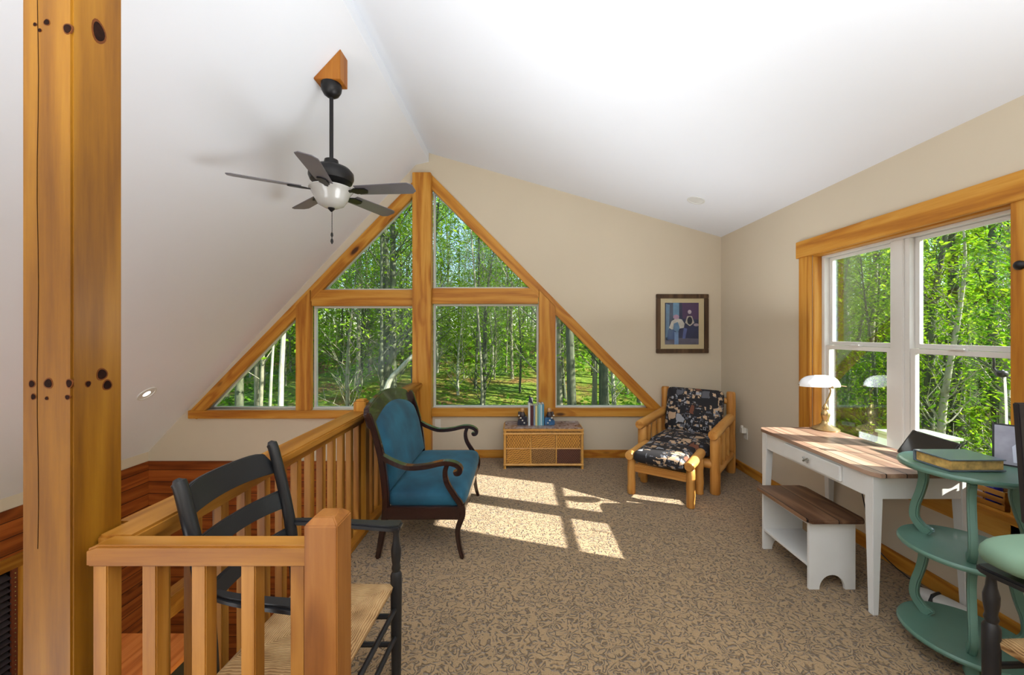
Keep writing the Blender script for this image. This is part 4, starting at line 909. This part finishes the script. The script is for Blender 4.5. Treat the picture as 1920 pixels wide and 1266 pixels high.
t = thing('feeder_hook', 'black hooked hanger with small dark round feeder outside the right window', 'hanger', (2.75, 2.28, 1.1))
MB().tube(bez([(2.72, 2.27, 1.42), (2.72, 2.26, 1.33), (2.72, 2.26, 1.29), (2.72, 2.235, 1.27), (2.72, 2.215, 1.285)], 14), .006, 8).build('hook', BLACKM, t)
MB().cushion((2.72, 2.225, 1.265), (.05, .05, .04), .9, 14, 8).build('feeder', BLACKM, t)
MB().tube(bez([(2.72, 2.21, 1.25), (2.715, 2.2, 1.1), (2.72, 2.2, .85), (2.72, 2.2, .5), (2.72, 2.2, -2.5)], 16), .005, 8).build('pole', WHITE_PAINT, t, label='slim white pole')
MB().lathe([(.022, 0), (.022, -.01), (.014, -.02), (.004, -.024)], (XR-.022, 1.885, 1.82), 20, 'x').build('casing_knob', BLACKM, w2, label='round dark knob')
t = thing('utility_box', 'pale green utility box standing outside beyond the left sash of the right window', 'box', (4.3, 3.9, -2.5))
part(4.2, 4.75, 4.25, 4.62, -2.5, .33, 'cabinet', plain('pale_green_metal', srgb(150, 176, 136), .6), t); part(4.18, 4.77, 4.23, 4.64, .33, .36, 'lid', plain('pale_green_lid', srgb(160, 184, 146), .6), t)

# ------------------------------------------------------------ framed picture, outlets
px0, px1, pz1, pz0 = gx(1228)+.01, gx(1327)-.0, gz(552), gz(662)
t = thing('picture_frame', 'framed photograph of two seated people in dark wood frame on gable wall', 'picture', ((px0+px1)/2, YG, pz0))
fw = .05; y0, y1 = YG-.03, YG
for n_, (a, b, c, d_) in enumerate(((px0, px1, pz1-fw, pz1), (px0, px1, pz0, pz0+fw), (px0, px0+fw, pz0+fw, pz1-fw), (px1-fw, px1, pz0+fw, pz1-fw))):
    MB().box(a, b, y0, y1, c, d_).build('frame_rail', FRAMEW, t, .004)
MB().box(px0+fw, px1-fw, YG-.012, YG-.002, pz0+fw, pz1-fw).build('mat_board', plain('cream_mat', srgb(212, 190, 152), .8, var=.02), t)
ix0, ix1, iz0, iz1 = gx(1246), gx(1309), gz(646), gz(568)
pr = MB().box(ix0, ix1, YG-.0135, YG-.012, iz0, iz1).build('photo_print', plain('navy_photo', srgb(46, 50, 84), .4, var=.35, scale=9), t, smooth=False)
def flat(poly, name, col, d=.0145, mb=None):
    P = [(ix0+(ix1-ix0)*x, iz0+(iz1-iz0)*z) for x, z in poly]
    MB().prism(P, 'y', YG-d, YG-.0133).build(name, plain(name+'_ink', srgb(*col), .4, var=.15, scale=20), pr, smooth=False)
def circ(cx, cz, rx, rz, n=16): return [(cx+rx*math.cos(2*PI*i/n), cz+rz*math.sin(2*PI*i/n)) for i in range(n)]
flat([(.52, .62), (1, .6), (1, 1), (.5, 1)], 'dusky_hedge', (84, 56, 96)); flat([(0, 0), (1, 0), (1, .14), (0, .17)], 'path', (98, 92, 110))
flat([(.24, .62), (.42, .62), (.42, 1), (.24, 1)], 'pale_gap', (110, 146, 176)); flat([(.02, .1), (.12, .1), (.14, .95), (.03, .98)], 'pale_pole', (104, 130, 160))
flat(circ(.33, .66, .09, .055), 'rosy_head', (190, 152, 180), .0152); flat([(.12, .4), (.2, .56), (.33, .63), (.5, .6), (.58, .5), (.56, .4), (.42, .38), (.2, .36)], 'white_shirt', (206, 196, 188), .0149)
flat([(.26, .5), (.38, .54), (.44, .4), (.38, .28), (.24, .36)], 'blue_shirt_front', (110, 142, 176), .0152); flat([(.06, .12), (.3, .12), (.3, .36), (.1, .36)], 'blue_trousers', (66, 92, 140), .0146)
flat([(.28, .0), (.4, .0), (.4, .3), (.28, .3)], 'jeans_leg', (120, 148, 190), .0149); flat([(.52, .14), (.6, .14), (.66, .38), (.56, .4)], 'jeans_knee', (90, 102, 160), .0149)
flat(circ(.73, .78, .055, .05), 'pale_face', (196, 176, 186), .0152); flat([(.6, .52), (.66, .68), (.8, .68), (.87, .52), (.74, .44)], 'pale_sleeves', (200, 188, 176), .0147); flat(circ(.735, .57, .075, .095), 'dark_vest', (30, 32, 54), .0152)
flat(circ(.93, .47, .08, .035), 'small_bundle', (178, 158, 170), .0149)
MB().box(px0+fw, px1-fw, YG-.021, YG-.019, pz0+fw, pz1-fw).build('glazing', GLASS, t, smooth=False)
def outlet(x, y, z, axis, label):
    t = thing('wall_outlet', label, 'outlet', (x, y, z))
    if axis == 'y':
        MB().box(x-.035, x+.035, y-.006, y, z-.058, z+.058).build('cover_plate', PLATE, t, .002)
        for dz in (-.028, .028): MB().box(x-.017, x+.017, y-.008, y-.006, z+dz-.014, z+dz+.014).build('socket', PLATE, t, .003)
    else:
        MB().box(x-.006, x, y-.035, y+.035, z-.058, z+.058).build('cover_plate', PLATE, t, .002)
        for dz in (-.028, .028): MB().box(x-.008, x-.006, y-.017, y+.017, z+dz-.014, z+dz+.014).build('socket', PLATE, t, .003)
    return t
outlet(gx(821), YG, gz(795), 'y', 'ivory wall outlet right of the centre post below the gable window')
outlet(XR, 4.2, .42, 'x', 'ivory outlet on the right wall beside the log armchair')
o = MB().box(XR-.055, XR-.008, 4.18, 4.22, .43, .48).cushion((XR-.045, 4.2, .49), (.03, .035, .04), .9, 12, 8).build('night_light', PLATE, bevel=0); tag(o, 'white plug-in night light in the outlet beside the log armchair', 'night light')

# ------------------------------------------------------------ great room below, seen between the balusters
t = thing('cabinet', 'orange pine topped dark cabinet in the room below the loft', 'cabinet', (-2.95, 3.0, ZL))
MB().box(-3.3, -2.62, 2.75, 3.25, ZL, -1.05).build('body', BLACK, t, .004); MB().box(-3.33, -2.59, 2.72, 3.28, -1.05, -1.0).build('top', wood('orange_top', 1, srgb(170, 86, 30), srgb(206, 118, 50), srgb(222, 140, 70), knots=.2), t, .005)
t = thing('stair_rail', 'pale pine stair handrail with posts in the room below the loft', 'handrail', (-2.7, 3.2, ZL))
MB().box(-2.74, -2.62, 2.95, 3.6, -.66, -.5).build('hand_board', RAIL[1], t, .005)
for y in (3.3, 3.54): MB().box(-2.71, -2.65, y, y+.06, ZL, -.66).build('post', RAIL[2], t, .004)

# ------------------------------------------------------------ outdoors: hillside and woods
def ground_z(x, y):
    if x > 2.6 and y < 6.5: base = -2.7+max(0, x-6)*.12
    else:
        k = max(0, y-7); base = -2.4+k*.135+max(0, k-14)*.05
    return base+.25*mnoise.noise(Vector((x*.2, y*.2, 0)))
def gz2(x, y):
    a = -2.4+min(max(0, y-7), 23)*.14
    b = -2.7+max(0, x-5)*.12
    w_ = min(1, max(0, (y-4)/5)) if x > 2.6 else 1
    w2_ = min(1, max(0, (x-3)/4))*(1-min(1, max(0, (y-6)/6)))
    return (a*(1-w2_)+b*w2_)+.22*mnoise.noise(Vector((x*.22, y*.22, 3)))
mb = MB(); nx, ny = 90, 70; vs = []
for j in range(ny+1):
    for i in range(nx+1):
        x = -45+100*i/nx; y = -30+100*j/ny; inside = (-5 < x < 2.9 and -4 < y < 5.2)
        vs.append((x, y, min(gz2(x, y), -2.78) if inside else gz2(x, y)))
mb.add(vs, [(j*(nx+1)+i, j*(nx+1)+i+1, (j+1)*(nx+1)+i+1, (j+1)*(nx+1)+i) for j in range(ny) for i in range(nx)])
struct(mb.build('ground', FOREST, ang=180))

def make_tree(seed, H, r, lean, nbr, nleaf, lsz, crown0):
    """returns (trunk mesh builder, leaf mesh builder); base at the origin"""
    R = random.Random(seed); tr = MB(); lf = MB()
    ph = R.uniform(0, 6); P = []; RR = []
    for i in range(13):
        u = i/12; P.append(Vector((lean[0]*u*H+.12*math.sin(u*5+ph)*u*2, lean[1]*u*H+.12*math.cos(u*4+ph)*u*2, -.3+u*(H+.3)))); RR.append(r*(1.25 if i == 0 else 1)*(1-.85*u))
    tr.tube(P, RR, 9)
    tips = []
    for b in range(nbr):
        u = crown0+(1-crown0)*R.random()**.9; i = min(11, int(u*12)); base = P[i].lerp(P[i+1], u*12-i)
        a = R.uniform(0, 2*PI); L = H*R.uniform(.1, .26)*(1.25-u); up = R.uniform(.5, 1.7)
        d = Vector((math.cos(a), math.sin(a), up)).normalized()
        Q = [base]; dd = d.copy()
        for k in range(5):
            dd = (dd+Vector((R.uniform(-.3, .3), R.uniform(-.3, .3), R.uniform(-.12, .22)))).normalized(); Q.append(Q[-1]+dd*L/5)
        r0 = max(.008, r*(1-.85*u)*.28); tr.tube(Q, [r0*(1-.16*k) for k in range(6)], 5, cap=False)
        tips += Q[2:]
        for q in range(2):
            s0 = Q[2+q]; d2 = (d+Vector((R.uniform(-1, 1), R.uniform(-1, 1), R.uniform(-.2, .6)))).normalized()
            Q2 = [s0, s0+d2*L*.25, s0+d2*L*.45+Vector((0, 0, .03))]; tr.tube(Q2, [r0*.5, r0*.35, r0*.2], 4, cap=False); tips += Q2[1:]
    vs = []; fs = []
    for k in range(nleaf):
        c = R.choice(tips)+Vector((R.gauss(0, .33), R.gauss(0, .33), R.gauss(0, .22)))
        n_ = Vector((R.gauss(0, .6), R.gauss(0, .6), 1)).normalized(); a_ = n_.orthogonal().normalized(); a_ = Matrix.Rotation(R.uniform(0, 6.28), 3, n_) @ a_; b_ = n_.cross(a_)
        s_ = lsz*R.uniform(.6, 1.3); n0 = len(vs)
        vs += [c-a_*s_, c-b_*s_*.42+n_*s_*.1, c+a_*s_, c+b_*s_*.42+n_*s_*.1]; fs.append((n0, n0+1, n0+2, n0+3))
    lf.add(vs, fs); return tr, lf
def where(x, y, what):
    if x < .55*y:
        px = 973+740*x/y
        pane = 'left triangle pane' if px < 571 else 'left square pane' if px < 790 else 'right square pane' if px < 1025 else 'right triangle pane'
        dist = 'near the house' if y < 17 else 'halfway up the slope' if y < 28 else 'far back on the hill'
        return '%s %s, seen through the %s of the gable window' % (what, dist, pane)
    px = 973+740*x/y; pane = 'farther' if px < 1700 else 'nearer'
    dist = 'close to the house' if x < 10 else 'at middle distance' if x < 18 else 'far back'
    return '%s %s in the woods, seen through the %s right window' % (what, dist, pane)
protos = {}
def proto(kind, seed, H, r, lean, nbr, nleaf, lsz, crown0, bark, leaf):
    tr, lf = make_tree(seed, H, r, lean, nbr, nleaf, lsz, crown0)
    root = bpy.data.objects.new('tree', None); C.objects.link(root)
    a = tr.build('trunk', bark, root, ang=60); b = lf.build('foliage', leaf, root, smooth=False)
    protos[kind] = [root, a, b, False]
TALL = []; LOW = []
for k in range(6):
    proto('t%d' % k, 10+k, 13+k*.6, .05+.016*k, (random.uniform(-.04, .04), random.uniform(-.03, .03)), 46, 2600, .088, .12, BARK[(0, 1, 0, 0, 1, 2)[k]], LEAF[k % 3]); TALL.append('t%d' % k)
for k in range(5):
    proto('l%d' % k, 40+k, 6.2, .05+.014*k, (random.uniform(-.06, .06), random.uniform(-.05, .05)), 50, 1500, .05, .08, BARK[(0, 1, 0, 2, 1)[k]], LEAF[(0, 1, 2, 1, 0)[k]]); LOW.append('l%d' % k)
def place_tree(kind, x, y, label, group, s=1.0, rz=None, z=None):
    root, a, b, used = protos[kind]
    if not used: r = root; protos[kind][3] = True
    else:
        r = root.copy(); C.objects.link(r)
        for q in (a, b): c = q.copy(); C.objects.link(c); c.parent = r
    r.location = (x, y, gz2(x, y) if z is None else z); r.rotation_euler = (0, 0, random.uniform(0, 6.28) if rz is None else rz); r.scale = (s, s, s)
    tag(r, label, 'tree', group); return r
LG = 'slender leafy tree on the slope beyond the gable window'; GG = 'woodland trees beyond the gable window'
LR = 'leafy woodland tree seen through the right wall window'; GR = 'woodland trees beyond the right wall window'
pts = []
def far_enough(x, y, d): return all((x-a)**2+(y-b)**2 > d*d for a, b in pts)
n = 0; tries = 0
while n < 175 and tries < 9000:
    tries += 1
    y = 11+37*random.random()**1.15; x = random.uniform(-.85, .42)*y
    if y < 17 and -.62*y < x < .1*y and random.random() < .75: continue   # clearing with mossy ground
    if not far_enough(x, y, 1.0+.02*y): continue
    pts.append((x, y)); place_tree(random.choice(TALL[:5] if y < 22 else TALL), x, y, where(x, y, 'tall slender leafy tree'), GG, random.uniform(.75, 1.1)); n += 1
n = 0; tries = 0
while n < 105 and tries < 9000:
    tries += 1
    x = 6.4+26*random.random()**1.35; y = x*random.uniform(.62, 1.45)
    if y-(3.3-.335*(x-2.5)) < 3.0 or not far_enough(x, y, .6+.02*x): continue
    near = x < 20; kind = random.choice(LOW if near else TALL)
    pts.append((x, y)); place_tree(kind, x, y, where(x, y, 'slim young leafy tree' if near else 'tall leafy tree'), GR, random.uniform(.85, 1.2) if near else random.uniform(.6, .8)); n += 1
LS = 'young slender sapling among the trees beyond the gable window'; GS = 'saplings beyond the gable window'
n = 0; tries = 0
while n < 80 and tries < 9000:
    tries += 1
    y = 12+24*random.random(); x = random.uniform(-.82, .4)*y
    if y < 17 and -.6*y < x < .1*y and random.random() < .6: continue
    if not far_enough(x, y, .7): continue
    pts.append((x, y)); place_tree(random.choice(LOW), x, y, where(x, y, 'young sapling'), GS, random.uniform(.7, 1.1)); n += 1
# individual trunks that stand out in the windows
def single(px, py, Y, r, H, lean, bark, label, nbr=10, nleaf=250, leaf=0, crown=.5, seed=3):
    x = (px-973)/740*Y; tr, lf = make_tree(seed, H, r, lean, nbr, nleaf, .12, crown)
    t = thing('tree', label, 'tree', (x, Y, gz2(x, Y)), world=False)
    tr.build('trunk', bark, t, ang=60); lf.build('foliage', LEAF[leaf], t, smooth=False)
single(530, 760, 9.0, .075, 9, (.006, 0), BARK[2], 'pale barked leaning tree in the lower left triangle pane of the gable window', seed=5)
single(508, 760, 9.6, .045, 8, (-.02, 0), BARK[2], 'thin pale tree left of the thicker pale trunk in the left triangle pane', seed=6)
single(725, 690, 15, .19, 15, (.01, 0), BARK[1], 'dark thick mossy trunk in the lower left square pane of the gable window', 24, 900, 2, .35, seed=7)
single(905, 730, 12, .045, 10, (-.03, 0), BARK[0], 'forked pale grey tree in the middle of the right square gable pane', seed=8)
single(1073, 760, 9.5, .13, 12, (.0, 0), BARK[1], 'thick dark mossy trunk in the right triangle pane of the gable window', 20, 700, 2, .3, seed=9)
single(1130, 760, 10.2, .10, 12, (.03, 0), BARK[1], 'second thick mossy trunk further right in the right triangle gable pane', 20, 700, 2, .3, seed=12)
single(1762, 700, 9.2, .17, 9, (.05, 0), BARK[1], 'dark thick trunk leaning right behind the upper sash of the nearer right window', 22, 500, 0, .4, seed=21)
single(1810, 700, 8.0, .15, 9, (-.05, .02), BARK[1], 'thick dark tree right of the leaning trunk beyond the nearer right window', 22, 500, 0, .4, seed=22)
single(1625, 700, 10.5, .12, 9, (.02, .0), BARK[0], 'grey green trunk behind the lower sash of the farther right window', 20, 500, 1, .4, seed=23)
single(1895, 700, 7.2, .12, 9, (-.02, .03), BARK[1], 'dark mossy trunk at the right edge of the nearer right window', 20, 500, 1, .4, seed=24)
t = thing('tree', 'pale broken trunk leaning over in the lower left square gable pane', 'tree', (-3.5, 11, gz2(-3.5, 11)))
MB().tube(bez([(-4.0, 11, gz2(-4, 11)-.1), (-3.7, 11, -.1), (-3.3, 11.05, .5), (-2.75, 11.1, 1.05)], 14), [.10-.004*k for k in range(13)], 9).build('trunk', BARK[2], t)
# leafy undergrowth, one mass nobody could count
R = random.Random(99)
def brush(name, label, spots, lsz, mat, n_each, hh):
    vs = []; fs = []
    for x, y in spots:
        z = gz2(x, y)
        for k in range(n_each):
            c = Vector((x+R.gauss(0, .45), y+R.gauss(0, .45), z+abs(R.gauss(0, hh)))); n_ = Vector((R.gauss(0, .5), R.gauss(0, .5), 1)).normalized()
            a_ = Matrix.Rotation(R.uniform(0, 6.28), 3, n_) @ n_.orthogonal().normalized(); b_ = n_.cross(a_); s_ = lsz*R.uniform(.6, 1.4); n0 = len(vs)
            vs += [c-a_*s_, c-b_*s_*.5, c+a_*s_, c+b_*s_*.5]; fs.append((n0, n0+1, n0+2, n0+3))
    mb = MB(); mb.v = [Vector(v) for v in vs]; mb.f = fs
    o = mb.build(name, mat, smooth=False); tag(o, label, 'undergrowth'); o['kind'] = 'stuff'
sp = []
while len(sp) < 170:
    y = 7.5+22*R.random(); x = R.uniform(-.95, .55)*y
    if R.random() < (.22 if (y < 18 and -.6*y < x < .1*y) else 1): sp.append((x, y))
brush('undergrowth', 'low green undergrowth scattered over the slope beyond the gable window', sp, .09, LEAF[2], 60, .25)
sp = []
while len(sp) < 260:
    x = 4.8+18*R.random(); y = x*R.uniform(.7, 1.4)
    sp.append((x, y))
brush('undergrowth', 'bright green leafy brush beyond the right wall window', sp, .05, LEAF[1], 130, .4)
sp = []
while len(sp) < 330:
    y = 21+24*R.random(); sp.append((R.uniform(-1.0, .55)*y, y))
brush('undergrowth', 'bright leafy thicket at the top of the slope beyond the gable window', sp, .16, LEAF[0], 130, 2.2)
sp = []
while len(sp) < 220:
    x = 15+20*R.random(); sp.append((x, x*R.uniform(.45, 1.5)))
brush('undergrowth', 'distant leafy thicket between the trees beyond the right wall window', sp, .16, LEAF[0], 130, 2.4)
